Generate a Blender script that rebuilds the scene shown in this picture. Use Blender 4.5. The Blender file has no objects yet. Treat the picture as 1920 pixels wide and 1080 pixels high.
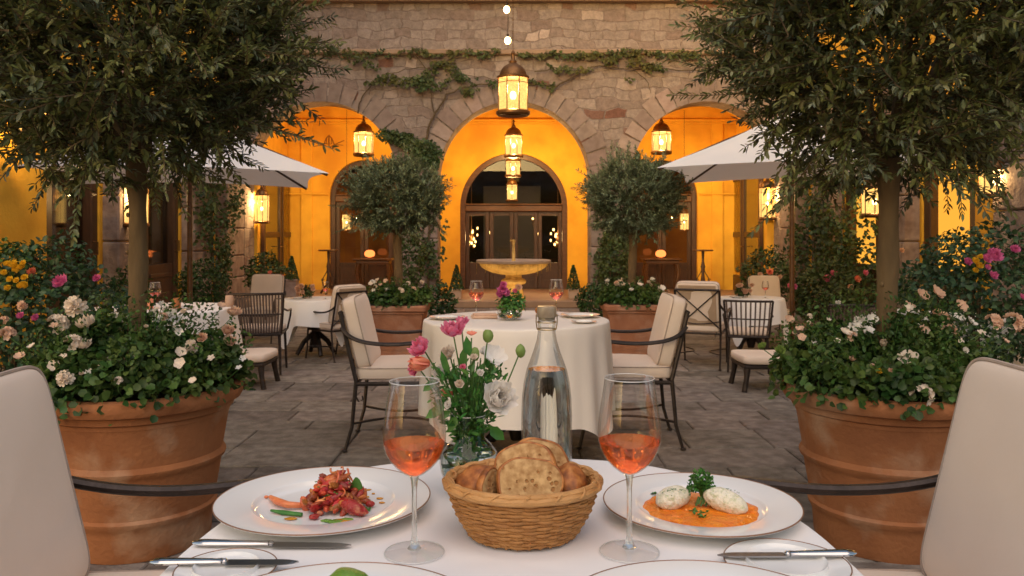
import bpy, math, random
import numpy as np
from mathutils import Vector, Matrix
R = math.radians
PI = math.pi
rnd = random.Random(7)
sc = bpy.context.scene
COL = sc.collection
F = 1530.0            # focal length in photo pixels
CX, HY, HC = 960.0, 440.0, 1.2

def X(px, d): return (px-CX)/F*d
def Z(py, d): return HC-(py-HY)/F*d

# ------------------------------------------------------------------ materials
def nt(m):
    m.use_nodes = True
    t = m.node_tree; t.nodes.clear()
    return t, t.nodes, t.links
def newmat(name):
    m = bpy.data.materials.new(name)
    t, n, l = nt(m)
    o = n.new('ShaderNodeOutputMaterial')
    return m, n, l, o
def srgb(r, g, b):
    f = lambda c: (c/255/12.92) if c/255 <= .04045 else ((c/255+.055)/1.055)**2.4
    return (f(r), f(g), f(b), 1)
def c4(c): return tuple(c)+(1,) if len(c) == 3 else tuple(c)

def pm(name, c1, c2=None, scale=8, rough=.6, metal=0, bump=0, bscale=None, island=0, trans=0, detail=5, spec=.5, coords='Object', sheen=0, c3=None, c3scale=2, stretch=None, rvar=0, sss=0, contrast=(.3, .7)):
    """noise-varied principled material"""
    m, n, l, o = newmat(name)
    b = n.new('ShaderNodeBsdfPrincipled')
    b.inputs['Roughness'].default_value = rough
    b.inputs['Metallic'].default_value = metal
    b.inputs['Specular IOR Level'].default_value = spec
    if sheen: b.inputs['Sheen Weight'].default_value = sheen
    if sss:
        b.inputs['Subsurface Weight'].default_value = sss
        b.inputs['Subsurface Radius'].default_value = (.01, .006, .004)
    tc = n.new('ShaderNodeTexCoord')
    vec = tc.outputs[coords]
    if stretch:
        mp = n.new('ShaderNodeMapping'); mp.inputs['Scale'].default_value = stretch
        l.new(vec, mp.inputs['Vector']); vec = mp.outputs[0]
    c2 = c2 or c1
    ns = n.new('ShaderNodeTexNoise'); ns.inputs['Scale'].default_value = scale; ns.inputs['Detail'].default_value = detail
    l.new(vec, ns.inputs['Vector'])
    mr = n.new('ShaderNodeMapRange'); mr.inputs[1].default_value = contrast[0]; mr.inputs[2].default_value = contrast[1]
    l.new(ns.outputs['Fac'], mr.inputs[0])
    mx = n.new('ShaderNodeMix'); mx.data_type = 'RGBA'
    mx.inputs[6].default_value = c4(c1); mx.inputs[7].default_value = c4(c2)
    l.new(mr.outputs[0], mx.inputs[0])
    col = mx.outputs[2]
    if c3:
        n3 = n.new('ShaderNodeTexNoise'); n3.inputs['Scale'].default_value = c3scale; n3.inputs['Detail'].default_value = 6
        l.new(vec, n3.inputs['Vector'])
        r3 = n.new('ShaderNodeMapRange'); r3.inputs[1].default_value = .5; r3.inputs[2].default_value = .72
        l.new(n3.outputs['Fac'], r3.inputs[0])
        m3 = n.new('ShaderNodeMix'); m3.data_type = 'RGBA'; m3.inputs[7].default_value = c4(c3)
        l.new(r3.outputs[0], m3.inputs[0]); l.new(col, m3.inputs[6]); col = m3.outputs[2]
    if island:
        g = n.new('ShaderNodeNewGeometry')
        hs = n.new('ShaderNodeHueSaturation')
        r1 = n.new('ShaderNodeMapRange'); r1.inputs[3].default_value = 1-island; r1.inputs[4].default_value = 1+island
        l.new(g.outputs['Random Per Island'], r1.inputs[0]); l.new(r1.outputs[0], hs.inputs['Value'])
        wn = n.new('ShaderNodeTexWhiteNoise'); wn.noise_dimensions = '1D'
        l.new(g.outputs['Random Per Island'], wn.inputs['W'])
        r2 = n.new('ShaderNodeMapRange'); r2.inputs[3].default_value = .5-.035*min(1, island*2); r2.inputs[4].default_value = .5+.03*min(1, island*2)
        l.new(wn.outputs['Value'], r2.inputs[0]); l.new(r2.outputs[0], hs.inputs['Hue'])
        l.new(col, hs.inputs['Color']); col = hs.outputs[0]
    l.new(col, b.inputs['Base Color'])
    if rvar:
        rr = n.new('ShaderNodeMapRange'); rr.inputs[3].default_value = rough-rvar; rr.inputs[4].default_value = rough+rvar
        l.new(ns.outputs['Fac'], rr.inputs[0]); l.new(rr.outputs[0], b.inputs['Roughness'])
    if bump:
        n2 = n.new('ShaderNodeTexNoise'); n2.inputs['Scale'].default_value = bscale or scale*4; n2.inputs['Detail'].default_value = 6
        l.new(vec, n2.inputs['Vector'])
        bp = n.new('ShaderNodeBump'); bp.inputs['Strength'].default_value = bump; bp.inputs['Distance'].default_value = .01
        l.new(n2.outputs['Fac'], bp.inputs['Height']); l.new(bp.outputs[0], b.inputs['Normal'])
    out = b.outputs[0]
    if trans:
        tr = n.new('ShaderNodeBsdfTranslucent'); l.new(col, tr.inputs['Color'])
        ms = n.new('ShaderNodeMixShader'); ms.inputs[0].default_value = trans
        l.new(out, ms.inputs[1]); l.new(tr.outputs[0], ms.inputs[2]); out = ms.outputs[0]
    l.new(out, o.inputs['Surface'])
    return m

def emis(name, col, s):
    m, n, l, o = newmat(name)
    e = n.new('ShaderNodeEmission'); e.inputs[0].default_value = c4(col); e.inputs[1].default_value = s
    l.new(e.outputs[0], o.inputs[0]); return m

def stone_wall(name, scale=1.0):
    m, n, l, o = newmat(name)
    tc = n.new('ShaderNodeTexCoord')
    sx = n.new('ShaderNodeSeparateXYZ'); l.new(tc.outputs['Object'], sx.inputs[0])
    ad = n.new('ShaderNodeMath'); ad.operation = 'ADD'; l.new(sx.outputs[0], ad.inputs[0]); l.new(sx.outputs[1], ad.inputs[1])
    cb = n.new('ShaderNodeCombineXYZ'); l.new(ad.outputs[0], cb.inputs[0]); l.new(sx.outputs[2], cb.inputs[1])
    nd = n.new('ShaderNodeTexNoise'); nd.inputs['Scale'].default_value = 2.3; nd.inputs['Detail'].default_value = 3
    l.new(cb.outputs[0], nd.inputs['Vector'])
    vs = n.new('ShaderNodeVectorMath'); vs.operation = 'SUBTRACT'; vs.inputs[1].default_value = (.5, .5, .5); l.new(nd.outputs['Color'], vs.inputs[0])
    vm = n.new('ShaderNodeVectorMath'); vm.operation = 'SCALE'; vm.inputs['Scale'].default_value = .26; l.new(vs.outputs[0], vm.inputs[0])
    va = n.new('ShaderNodeVectorMath'); va.operation = 'ADD'; l.new(cb.outputs[0], va.inputs[0]); l.new(vm.outputs[0], va.inputs[1])
    br = n.new('ShaderNodeTexBrick')
    br.inputs['Scale'].default_value = 1.0*scale
    br.inputs['Brick Width'].default_value = .36; br.inputs['Row Height'].default_value = .165
    br.inputs['Mortar Size'].default_value = .012; br.inputs['Mortar Smooth'].default_value = .6
    br.inputs['Color1'].default_value = (0, 0, 0, 1); br.inputs['Color2'].default_value = (1, 1, 1, 1)
    br.inputs['Mortar'].default_value = (.5, .5, .5, 1); br.offset = .37; br.squash = .6; br.squash_frequency = 3
    l.new(va.outputs[0], br.inputs['Vector'])
    cr = n.new('ShaderNodeValToRGB')
    e = cr.color_ramp.elements
    e[0].position = 0; e[0].color = (.17, .080, .058, 1)
    e[1].position = 1; e[1].color = (.42, .34, .30, 1)
    for p, c in ((.05, (.225, .17, .15, 1)), (.5, (.262, .215, .192, 1)), (.92, (.295, .245, .22, 1))):
        k = cr.color_ramp.elements.new(p); k.color = c
    l.new(br.outputs['Color'], cr.inputs[0])
    mm = n.new('ShaderNodeMix'); mm.data_type = 'RGBA'; mm.inputs[7].default_value = (.23, .18, .16, 1)
    l.new(br.outputs['Fac'], mm.inputs[0]); l.new(cr.outputs[0], mm.inputs[6])
    n2 = n.new('ShaderNodeTexNoise'); n2.inputs['Scale'].default_value = 14; n2.inputs['Detail'].default_value = 8; n2.inputs['Roughness'].default_value = .7
    l.new(tc.outputs['Object'], n2.inputs['Vector'])
    r2 = n.new('ShaderNodeMapRange'); r2.inputs[1].default_value = .25; r2.inputs[2].default_value = .75; r2.inputs[3].default_value = .62; r2.inputs[4].default_value = 1.3
    l.new(n2.outputs['Fac'], r2.inputs[0])
    hs = n.new('ShaderNodeHueSaturation'); l.new(mm.outputs[2], hs.inputs['Color']); l.new(r2.outputs[0], hs.inputs['Value'])
    b = n.new('ShaderNodeBsdfPrincipled'); b.inputs['Roughness'].default_value = .95; b.inputs['Specular IOR Level'].default_value = .2
    l.new(hs.outputs[0], b.inputs['Base Color'])
    h = n.new('ShaderNodeMath'); h.operation = 'SUBTRACT'; l.new(n2.outputs['Fac'], h.inputs[0]); l.new(br.outputs['Fac'], h.inputs[1])
    bp = n.new('ShaderNodeBump'); bp.inputs['Strength'].default_value = .55; bp.inputs['Distance'].default_value = .03
    l.new(h.outputs[0], bp.inputs['Height']); l.new(bp.outputs[0], b.inputs['Normal'])
    l.new(b.outputs[0], o.inputs[0])
    return m

def thin_glass(name, tint=(1, 1, 1), refl=.9, extra=0.03, rough=0.0):
    """thin clear glass: see-through with fresnel reflections"""
    m, n, l, o = newmat(name)
    t = n.new('ShaderNodeBsdfTransparent'); t.inputs[0].default_value = c4(tint)
    g = n.new('ShaderNodeBsdfGlossy'); g.inputs['Roughness'].default_value = rough
    lw = n.new('ShaderNodeLayerWeight'); lw.inputs['Blend'].default_value = .35
    mr = n.new('ShaderNodeMapRange'); mr.inputs[3].default_value = extra; mr.inputs[4].default_value = refl
    l.new(lw.outputs['Fresnel'], mr.inputs[0])
    ms = n.new('ShaderNodeMixShader'); l.new(mr.outputs[0], ms.inputs[0]); l.new(t.outputs[0], ms.inputs[1]); l.new(g.outputs[0], ms.inputs[2])
    l.new(ms.outputs[0], o.inputs[0]); return m

def solid_glass(name, col=(1, 1, 1), ior=1.45, rough=0, vol=None, mixt=0):
    m, n, l, o = newmat(name)
    g = n.new('ShaderNodeBsdfGlass'); g.inputs['Color'].default_value = c4(col); g.inputs['IOR'].default_value = ior; g.inputs['Roughness'].default_value = rough
    out = g.outputs[0]
    if mixt:
        t = n.new('ShaderNodeBsdfTransparent'); t.inputs[0].default_value = c4(col)
        ms = n.new('ShaderNodeMixShader'); ms.inputs[0].default_value = mixt
        l.new(out, ms.inputs[1]); l.new(t.outputs[0], ms.inputs[2]); out = ms.outputs[0]
    l.new(out, o.inputs[0])
    return m

def wine_mat(name, col, glow):
    m, n, l, o = newmat(name)
    g = n.new('ShaderNodeBsdfGlass'); g.inputs['Color'].default_value = c4(col); g.inputs['IOR'].default_value = 1.30; g.inputs['Roughness'].default_value = 0
    t = n.new('ShaderNodeBsdfTransparent'); t.inputs[0].default_value = c4(col)
    ms = n.new('ShaderNodeMixShader'); ms.inputs[0].default_value = .35
    l.new(g.outputs[0], ms.inputs[1]); l.new(t.outputs[0], ms.inputs[2])
    tr = n.new('ShaderNodeBsdfTranslucent'); tr.inputs[0].default_value = c4(glow)
    m2 = n.new('ShaderNodeMixShader'); m2.inputs[0].default_value = .02
    l.new(ms.outputs[0], m2.inputs[1]); l.new(tr.outputs[0], m2.inputs[2])
    l.new(m2.outputs[0], o.inputs[0]); return m
M = {}
M['stone'] = stone_wall('rubble_stone')
M['voussoir'] = pm('voussoir_stone', (.31, .245, .22), (.23, .175, .155), 9, .95, bump=.5, bscale=30, island=.22, spec=.2)
M['trimstone'] = pm('trim_stone', (.34, .24, .17), (.26, .18, .125), 5, .9, bump=.4, bscale=25, spec=.2)
M['pier'] = pm('pier_stone', (.30, .23, .20), (.18, .13, .11), 10, .95, bump=.9, bscale=26, spec=.2, c3=(.36, .29, .25), c3scale=4)
M['ochre'] = pm('ochre_plaster', (.84, .48, .055), (.62, .31, .035), 2.4, .9, bump=.3, bscale=24, detail=9, contrast=(.38, .8), spec=.15, c3=(.66, .32, .04), c3scale=1.1)
M['paver'] = pm('paving_stone', (.152, .130, .114), (.245, .212, .186), 13, .85, bump=1.0, bscale=46, island=.28, spec=.3, c3=(.115, .094, .080), c3scale=7, rvar=.1, detail=9, contrast=(.36, .64))
M['dirt'] = pm('joint_dirt', (.12, .10, .085), (.18, .15, .125), 12, 1, spec=.1)
M['floor'] = pm('loggia_floor', (.34, .22, .14), (.25, .16, .10), 3, .5, bump=.1, spec=.4)
M['wood'] = pm('dark_wood', (.040, .018, .009), (.075, .034, .016), 6, .42, bump=.15, bscale=20, stretch=(6, 6, 1))
M['wood2'] = pm('warm_wood', (.125, .055, .018), (.075, .03, .011), 6, .4, bump=.1, stretch=(1, 5, 5))
M['iron'] = pm('wrought_iron', (.030, .024, .022), (.055, .042, .038), 30, .45, metal=.6, bump=.2, bscale=80)
M['bronze'] = pm('aged_bronze', (.11, .055, .022), (.20, .10, .038), 20, .42, metal=.7, bump=.3, bscale=60)
M['cushion'] = pm('cream_canvas', (.68, .565, .475), (.73, .615, .53), 5, .9, bump=.35, bscale=7, sheen=.2, spec=.2, contrast=(.2, .8))
M['tan'] = pm('tan_canvas', (.42, .31, .22), (.36, .26, .18), 8, .9, bump=.3, bscale=20, spec=.2)
M['piping'] = pm('cushion_piping', (.43, .345, .29), (.37, .29, .24), 40, .9)
M['terracotta'] = pm('terracotta', (.37, .150, .062), (.25, .095, .040), 4, .88, bump=.4, bscale=50, spec=.2, c3=(.44, .27, .17), c3scale=5, detail=9)
M['terracotta_dull'] = pm('weathered_terracotta', (.36, .165, .095), (.28, .12, .068), 7, .9, bump=.3, bscale=40, spec=.2, c3=(.42, .25, .18), c3scale=4)
M['soil'] = pm('potting_soil', (.03, .02, .013), (.05, .034, .022), 30, 1, bump=.8, bscale=60)
M['bark'] = pm('olive_bark', (.105, .066, .030), (.17, .11, .052), 14, .95, bump=.9, bscale=30, stretch=(1, 1, .35), c3=(.15, .15, .055), c3scale=5)
M['barkd'] = pm('twig_bark', (.07, .045, .025), (.11, .08, .04), 20, .9, bump=.4)
M['olive'] = pm('olive_leaf', (.070, .088, .026), (.19, .20, .060), 3.5, .50, island=.55, trans=.25, spec=.5, c3=(.14, .17, .13), c3scale=9)
M['olive2'] = pm('grey_olive_leaf', (.10, .14, .07), (.20, .25, .15), 5, .55, island=.5, trans=.2, spec=.4)
M['leaf'] = pm('geranium_leaf', (.026, .070, .014), (.085, .145, .030), 5, .5, island=.45, trans=.25, spec=.4)
M['leafd'] = pm('box_leaf', (.022, .060, .018), (.045, .10, .026), 5, .5, island=.5, trans=.2, spec=.4)
M['ivy'] = pm('ivy_leaf', (.030, .062, .020), (.075, .105, .030), 3, .55, island=.5, trans=.2, spec=.35)
M['vine'] = pm('wall_vine_leaf', (.040, .080, .030), (.115, .105, .030), 1.6, .6, island=.5, trans=.2, spec=.3)
M['rosy'] = pm('rose_leaf', (.022, .062, .025), (.05, .11, .045), 5, .45, island=.45, trans=.2, spec=.4)
M['white'] = pm('white_petal', (.86, .76, .65), (.78, .65, .52), 30, .7, trans=.25, island=.08, spec=.2)
M['whitec'] = pm('cool_white_petal', (.90, .87, .83), (.82, .77, .70), 30, .7, trans=.25, island=.08, spec=.2)
M['cream'] = pm('cream_petal', (.80, .58, .44), (.74, .48, .34), 30, .7, trans=.25, island=.08, spec=.2)
M['pink'] = pm('pink_petal', (.80, .18, .34), (.88, .36, .48), 40, .6, trans=.3, island=.12, spec=.2)
M['magenta'] = pm('magenta_petal', (.66, .12, .36), (.78, .26, .5), 40, .6, trans=.3, island=.12, spec=.2)
M['coral'] = pm('coral_petal', (.86, .24, .14), (.88, .42, .28), 40, .6, trans=.3, island=.12, spec=.2)
M['yellow'] = pm('yellow_petal', (.86, .56, .03), (.9, .66, .08), 40, .6, trans=.3, island=.1, spec=.2)
M['eye'] = pm('flower_centre', (.35, .22, .05), (.5, .4, .1), 60, .8)
M['stem'] = pm('green_stem', (.06, .15, .03), (.10, .20, .045), 20, .5, trans=.1)
M['budm'] = pm('green_bud', (.16, .26, .05), (.28, .38, .10), 20, .5, trans=.2)
M['cloth'] = pm('white_linen', (.80, .78, .78), (.83, .81, .80), 3, .85, bump=.05, bscale=7, sheen=.1, spec=.2)
M['cloth2'] = pm('ivory_linen', (.74, .69, .645), (.78, .73, .68), 4, .9, bump=.15, bscale=12, spec=.2)
M['porcelain'] = pm('porcelain', (.80, .80, .79), (.82, .82, .81), 3, .12, spec=.6)
M['gold'] = pm('brown_gilt_rim', (.22, .10, .055), (.30, .15, .08), 40, .35, metal=.3)
M['steel'] = pm('polished_steel', (.60, .58, .57), (.52, .50, .49), 10, .18, metal=1)
M['bladem'] = pm('blade_steel', (.42, .40, .39), (.36, .34, .33), 10, .28, metal=1)
M['glass'] = thin_glass('clear_glass', (.985, .99, .985), .55, .015)
M['footglass'] = thin_glass('foot_glass', (.99, .992, .992), .22, .012)
M['glassthick'] = solid_glass('thick_glass', (.98, 1, .99), 1.45, 0, mixt=.35)
M['rimglass'] = pm('glass_rim', (.75, .75, .72), (.8, .8, .8), 10, .08, spec=1, trans=.3)
M['water'] = solid_glass('water', (.96, .985, .975), 1.33)
M['wine'] = wine_mat('rose_wine', (1.0, .60, .38), (1, .42, .22))
M['wine2'] = wine_mat('pink_wine', (1.0, .66, .62), (1, .5, .45))
M['wicker'] = pm('wicker', (.50, .24, .075), (.36, .155, .045), 30, .55, bump=.3, bscale=90, spec=.35, stretch=(1, 1, 3))
M['wickerrim'] = pm('wicker_rim', (.60, .33, .13), (.48, .24, .08), 22, .5, bump=.4, bscale=60, spec=.35, stretch=(1, 1, 5))
M['umb'] = pm('parasol_canvas', (.80, .82, .87), (.76, .78, .83), 3, .9, trans=.25, bump=.05, spec=.2)
M['ttan'] = pm('planter_limestone', (.50, .36, .26), (.42, .29, .20), 8, .9, bump=.3)
M['fount'] = pm('fountain_stone', (.66, .44, .16), (.48, .29, .08), 14, .7, bump=.9, bscale=28, spec=.3, c3=(.30, .17, .05), c3scale=8)  # golden colour stands in for warm light from below on the stone
M['fountrim'] = pm('fountain_rim_stone', (.34, .25, .20), (.26, .19, .15), 9, .7, bump=.4, bscale=30)
M['bulb'] = emis('warm_bulb', (1, .60, .20), 9)
M['flame'] = emis('lantern_bulb', (1, .66, .28), 14)
M['ember'] = emis('added_lamp_glow', (1, .56, .18), 3.0)
M['litwin'] = emis('lit_blind', (1, .42, .045), .42)
M['amber'] = emis('amber_room', (1, .50, .06), .9)
M['dimwin'] = pm('dim_interior', (.12, .08, .03), (.20, .13, .045), 2, .9)
M['salmon'] = emis('salmon_lampshade', (1, .22, .05), .9)
M['ink'] = pm('ink_painted_emblem', (.28, .13, .03), (.24, .10, .02), 8, .9)
M['dark'] = pm('dark_room', (.012, .009, .008), (.02, .015, .012), 2, .9)
M['bulbg'] = thin_glass('door_glass', (.82, .80, .74), .7, .045)

def lantern_glass():
    m, n, l, o = newmat('lantern_glass')
    tc = n.new('ShaderNodeTexCoord')
    ns = n.new('ShaderNodeTexNoise'); ns.inputs['Scale'].default_value = 60; l.new(tc.outputs['Object'], ns.inputs['Vector'])
    e = n.new('ShaderNodeEmission'); e.inputs[0].default_value = (1, .60, .17, 1)
    mr = n.new('ShaderNodeMapRange'); mr.inputs[3].default_value = .22; mr.inputs[4].default_value = .95
    l.new(ns.outputs['Fac'], mr.inputs[0]); l.new(mr.outputs[0], e.inputs[1])
    t = n.new('ShaderNodeBsdfTransparent'); t.inputs[0].default_value = (1, .9, .7, 1)
    ms = n.new('ShaderNodeMixShader'); ms.inputs[0].default_value = .62
    l.new(t.outputs[0], ms.inputs[1]); l.new(e.outputs[0], ms.inputs[2])
    l.new(ms.outputs[0], o.inputs[0]); return m
M['lglass'] = lantern_glass()

def bread_mat(name, crust):
    m, n, l, o = newmat(name)
    tc = n.new('ShaderNodeTexCoord')
    b = n.new('ShaderNodeBsdfPrincipled'); b.inputs['Roughness'].default_value = .75 if not crust else .55
    ns = n.new('ShaderNodeTexNoise'); ns.inputs['Scale'].default_value = 60 if crust else 85; ns.inputs['Detail'].default_value = 6
    l.new(tc.outputs['Object'], ns.inputs['Vector'])
    cr = n.new('ShaderNodeValToRGB'); e = cr.color_ramp.elements
    if crust:
        e[0].position = .3; e[0].color = (.13, .038, .010, 1); e[1].position = .72; e[1].color = (.62, .27, .07, 1)
        k = e.new(.5); k.color = (.36, .12, .026, 1)
        l.new(ns.outputs['Fac'], cr.inputs[0]); l.new(cr.outputs[0], b.inputs['Base Color'])
        hgt = ns.outputs['Fac']
    else:
        e[0].position = .34; e[0].color = (.34, .17, .055, 1); e[1].position = .66; e[1].color = (.64, .41, .18, 1)
        l.new(ns.outputs['Fac'], cr.inputs[0])
        vo = n.new('ShaderNodeTexVoronoi'); vo.inputs['Scale'].default_value = 105; vo.inputs['Randomness'].default_value = 1
        l.new(tc.outputs['Object'], vo.inputs['Vector'])
        wn = n.new('ShaderNodeTexNoise'); wn.inputs['Scale'].default_value = 38; l.new(tc.outputs['Object'], wn.inputs['Vector'])
        rr = n.new('ShaderNodeMapRange'); rr.inputs[1].default_value = .45; rr.inputs[2].default_value = .75; rr.inputs[3].default_value = .10; rr.inputs[4].default_value = .44
        l.new(wn.outputs['Fac'], rr.inputs[0])
        lt = n.new('ShaderNodeMath'); lt.operation = 'SUBTRACT'; l.new(vo.outputs['Distance'], lt.inputs[0]); l.new(rr.outputs[0], lt.inputs[1])
        sm = n.new('ShaderNodeMapRange'); sm.inputs[1].default_value = -.04; sm.inputs[2].default_value = .08; l.new(lt.outputs[0], sm.inputs[0])
        mx = n.new('ShaderNodeMix'); mx.data_type = 'RGBA'; mx.inputs[6].default_value = (.34, .15, .04, 1)
        l.new(sm.outputs[0], mx.inputs[0]); l.new(cr.outputs[0], mx.inputs[7]); l.new(mx.outputs[2], b.inputs['Base Color'])
        hgt = sm.outputs[0]
    bp = n.new('ShaderNodeBump'); bp.inputs['Strength'].default_value = .8; bp.inputs['Distance'].default_value = .002
    l.new(hgt, bp.inputs['Height']); l.new(bp.outputs[0], b.inputs['Normal'])
    l.new(b.outputs[0], o.inputs[0]); return m
M['crust'] = bread_mat('bread_crust', True)
M['crumb'] = bread_mat('bread_crumb', False)
M['sauce'] = pm('orange_sauce', (.80, .17, .012), (.90, .30, .02), 50, .22, bump=.5, bscale=140, spec=.5)
M['quenelle'] = pm('herb_cheese', (.86, .81, .66), (.78, .72, .55), 60, .5, bump=.6, bscale=140, c3=(.50, .52, .28), c3scale=210)
M['meat'] = pm('red_ragout', (.28, .030, .014), (.52, .14, .035), 55, .25, bump=.5, bscale=120, island=.45)
M['tomato'] = pm('tomato', (.40, .022, .016), (.28, .015, .015), 60, .25, bump=.6, bscale=130, c3=(.55, .20, .10), c3scale=70)
M['prawn'] = pm('orange_prawn', (.76, .24, .09), (.62, .15, .05), 60, .35, bump=.3, bscale=100)
M['greens'] = pm('green_herb', (.035, .14, .02), (.08, .24, .04), 60, .45, island=.3, trans=.2)
M['oil'] = pm('golden_oil', (.62, .28, .02), (.5, .2, .015), 60, .15)
M['puree'] = pm('green_puree', (.12, .25, .03), (.18, .33, .05), 50, .3, bump=.3)
M['cork'] = pm('stopper_cap', (.34, .27, .19), (.24, .18, .12), 60, .3, spec=.7)
M['foil'] = pm('brass_wire', (.5, .36, .16), (.4, .28, .12), 60, .35, metal=.8)

# ------------------------------------------------------------------ mesh builder
class MB:
    def __init__(s): s.v = []; s.f = []
    def add(s, vs, fs):
        o = len(s.v); s.v.extend([tuple(p) for p in vs]); s.f.extend([tuple(i+o for i in f) for f in fs]); return s
    def box(s, c, d, rz=0, tilt=None, bev=0):
        x, y, z = d[0]/2, d[1]/2, d[2]/2
        if bev > 0:
            b = min(bev, x*.9, y*.9, z*.9); vs = []; 
            # chamfered box: 24 verts
            idx = {}
            for sx in (-1, 1):
                for sy in (-1, 1):
                    for sz in (-1, 1):
                        for ax in range(3):
                            p = [sx*(x-b), sy*(y-b), sz*(z-b)]
                            p[ax] = (sx, sy, sz)[ax]*(x, y, z)[ax]
                            idx[(sx, sy, sz, ax)] = len(vs); vs.append(Vector(p))
            fs = []
            S = (-1, 1)
            for ax in range(3):
                o1, o2 = [a for a in range(3) if a != ax]
                for sg in S:
                    q = []
                    for a, b_ in ((-1, -1), (1, -1), (1, 1), (-1, 1)):
                        k = [0, 0, 0]; k[ax] = sg; k[o1] = a; k[o2] = b_
                        q.append(idx[(k[0], k[1], k[2], ax)])
                    if (sg > 0) == (ax == 1): q.reverse()
                    fs.append(q)
            for e in range(3):     # edges along axis e
                o1, o2 = [a for a in range(3) if a != e]
                for a in S:
                    for b_ in S:
                        k0 = [0, 0, 0]; k0[e] = -1; k0[o1] = a; k0[o2] = b_
                        k1 = list(k0); k1[e] = 1
                        fs.append([idx[(*k0, o1)], idx[(*k1, o1)], idx[(*k1, o2)], idx[(*k0, o2)]])
            for sx in S:
                for sy in S:
                    for sz in S: fs.append([idx[(sx, sy, sz, a)] for a in range(3)])
        else:
            vs = [Vector((a*x, b*y, c_*z)) for a in (-1, 1) for b in (-1, 1) for c_ in (-1, 1)]
            fs = [(0, 1, 3, 2), (4, 6, 7, 5), (0, 4, 5, 1), (2, 3, 7, 6), (0, 2, 6, 4), (1, 5, 7, 3)]
        m = Matrix.Rotation(rz, 3, 'Z')
        if tilt: m = m @ Matrix.Rotation(tilt[1], 3, tilt[0])
        c = Vector(c)
        return s.add([m @ p + c for p in vs], fs)
    def tube(s, pts, r, n=8, cap=True, flat=1.0):
        pts = [Vector(p) for p in pts]
        if not hasattr(r, '__len__'): r = [r]*len(pts)
        vs = []; fs = []
        up = None
        for i, p in enumerate(pts):
            t = (pts[min(i+1, len(pts)-1)]-pts[max(i-1, 0)])
            if t.length < 1e-9: t = Vector((0, 0, 1))
            t.normalize()
            if up is None:
                up = Vector((0, 0, 1)) if abs(t.z) < .9 else Vector((1, 0, 0))
            a = t.cross(up)
            if a.length < 1e-5: a = t.cross(Vector((0, 1, 0)))
            a.normalize(); b = a.cross(t).normalized(); up = b
            for k in range(n):
                th = 2*PI*k/n
                vs.append(p+a*math.cos(th)*r[i]*flat+b*math.sin(th)*r[i])
        for i in range(len(pts)-1):
            for k in range(n):
                k2 = (k+1) % n
                fs.append((i*n+k, i*n+k2, (i+1)*n+k2, (i+1)*n+k))
        if cap:
            fs.append(tuple(range(n-1, -1, -1))); fs.append(tuple((len(pts)-1)*n+k for k in range(n)))
        return s.add(vs, fs)
    def lathe(s, prof, n=32, c=(0, 0, 0), close=True, fn=None):
        vs = []; fs = []; m = len(prof)
        for k in range(n):
            th = 2*PI*k/n
            for j, (r, z) in enumerate(prof):
                q = fn(th, r, z, j) if fn else (r*math.cos(th), r*math.sin(th), z)
                vs.append((q[0]+c[0], q[1]+c[1], q[2]+c[2]))
        for k in range(n):
            k2 = (k+1) % n
            for j in range(m-1):
                fs.append((k*m+j, k2*m+j, k2*m+j+1, k*m+j+1))
        if close:
            if prof[0][0] > 1e-6: fs.append(tuple(k*m for k in range(n-1, -1, -1)))
            if prof[-1][0] > 1e-6: fs.append(tuple(k*m+m-1 for k in range(n)))
        return s.add(vs, fs)
    def ell(s, c, r, n=12, rot=None, noise=0, seed=0):
        q = random.Random(seed); ph = [q.uniform(0, 6) for _ in range(6)]
        vs = []; fs = []; m = max(5, n//2)
        for j in range(m+1):
            la = -PI/2+PI*j/m
            for k in range(n):
                lo = 2*PI*k/n
                d = Vector((math.cos(la)*math.cos(lo), math.cos(la)*math.sin(lo), math.sin(la)))
                w = 1+noise*(math.sin(d.x*4+ph[0])*math.sin(d.y*5+ph[1])+.6*math.sin(d.z*8+ph[2]+d.x*6))
                p = Vector((d.x*r[0]*w, d.y*r[1]*w, d.z*r[2]*w))
                if rot: p = rot @ p
                vs.append(p+Vector(c))
        for j in range(m):
            for k in range(n):
                k2 = (k+1) % n
                fs.append((j*n+k, j*n+k2, (j+1)*n+k2, (j+1)*n+k))
        return s.add(vs, fs)
    def build(s, name, mat, parent=None, smooth=True, loc=None, angle=None):
        me = bpy.data.meshes.new(name)
        me.from_pydata(s.v, [], s.f); me.update()
        me.materials.append(mat)
        if smooth: me.polygons.foreach_set('use_smooth', [True]*len(me.polygons))
        o = bpy.data.objects.new(name, me); COL.objects.link(o)
        if parent: o.parent = parent
        if loc: o.location = loc
        if smooth and angle is None: angle = 40
        if smooth and angle < 170: 
            me.set_sharp_from_angle(angle=R(angle))
        return o

def thing(name, label, cat, loc=(0, 0, 0), rz=0, group=None, scale=1):
    o = bpy.data.objects.new(name, None); COL.objects.link(o)
    o.empty_display_size = .1
    o.location = loc; o.rotation_euler = (0, 0, rz); o.scale = (scale,)*3
    o['label'] = label; o['category'] = cat
    if group: o['group'] = group
    return o
def tag(o, label, cat, group=None):
    o['label'] = label; o['category'] = cat
    if group: o['group'] = group
    return o
def struct(o, kind='structure'): o['kind'] = kind; return o
def dup(root, loc, rz, label, scale=None, group=None):
    r = root.copy(); COL.objects.link(r); r.location = loc; r.rotation_euler = (0, 0, rz); r['label'] = label
    if scale: r.scale = (scale,)*3
    if group: r['group'] = group
    for ch in list(root.children):
        c = ch.copy(); COL.objects.link(c); c.parent = r
        for g in ch.children:
            d = g.copy(); COL.objects.link(d); d.parent = c
    return r

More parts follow.
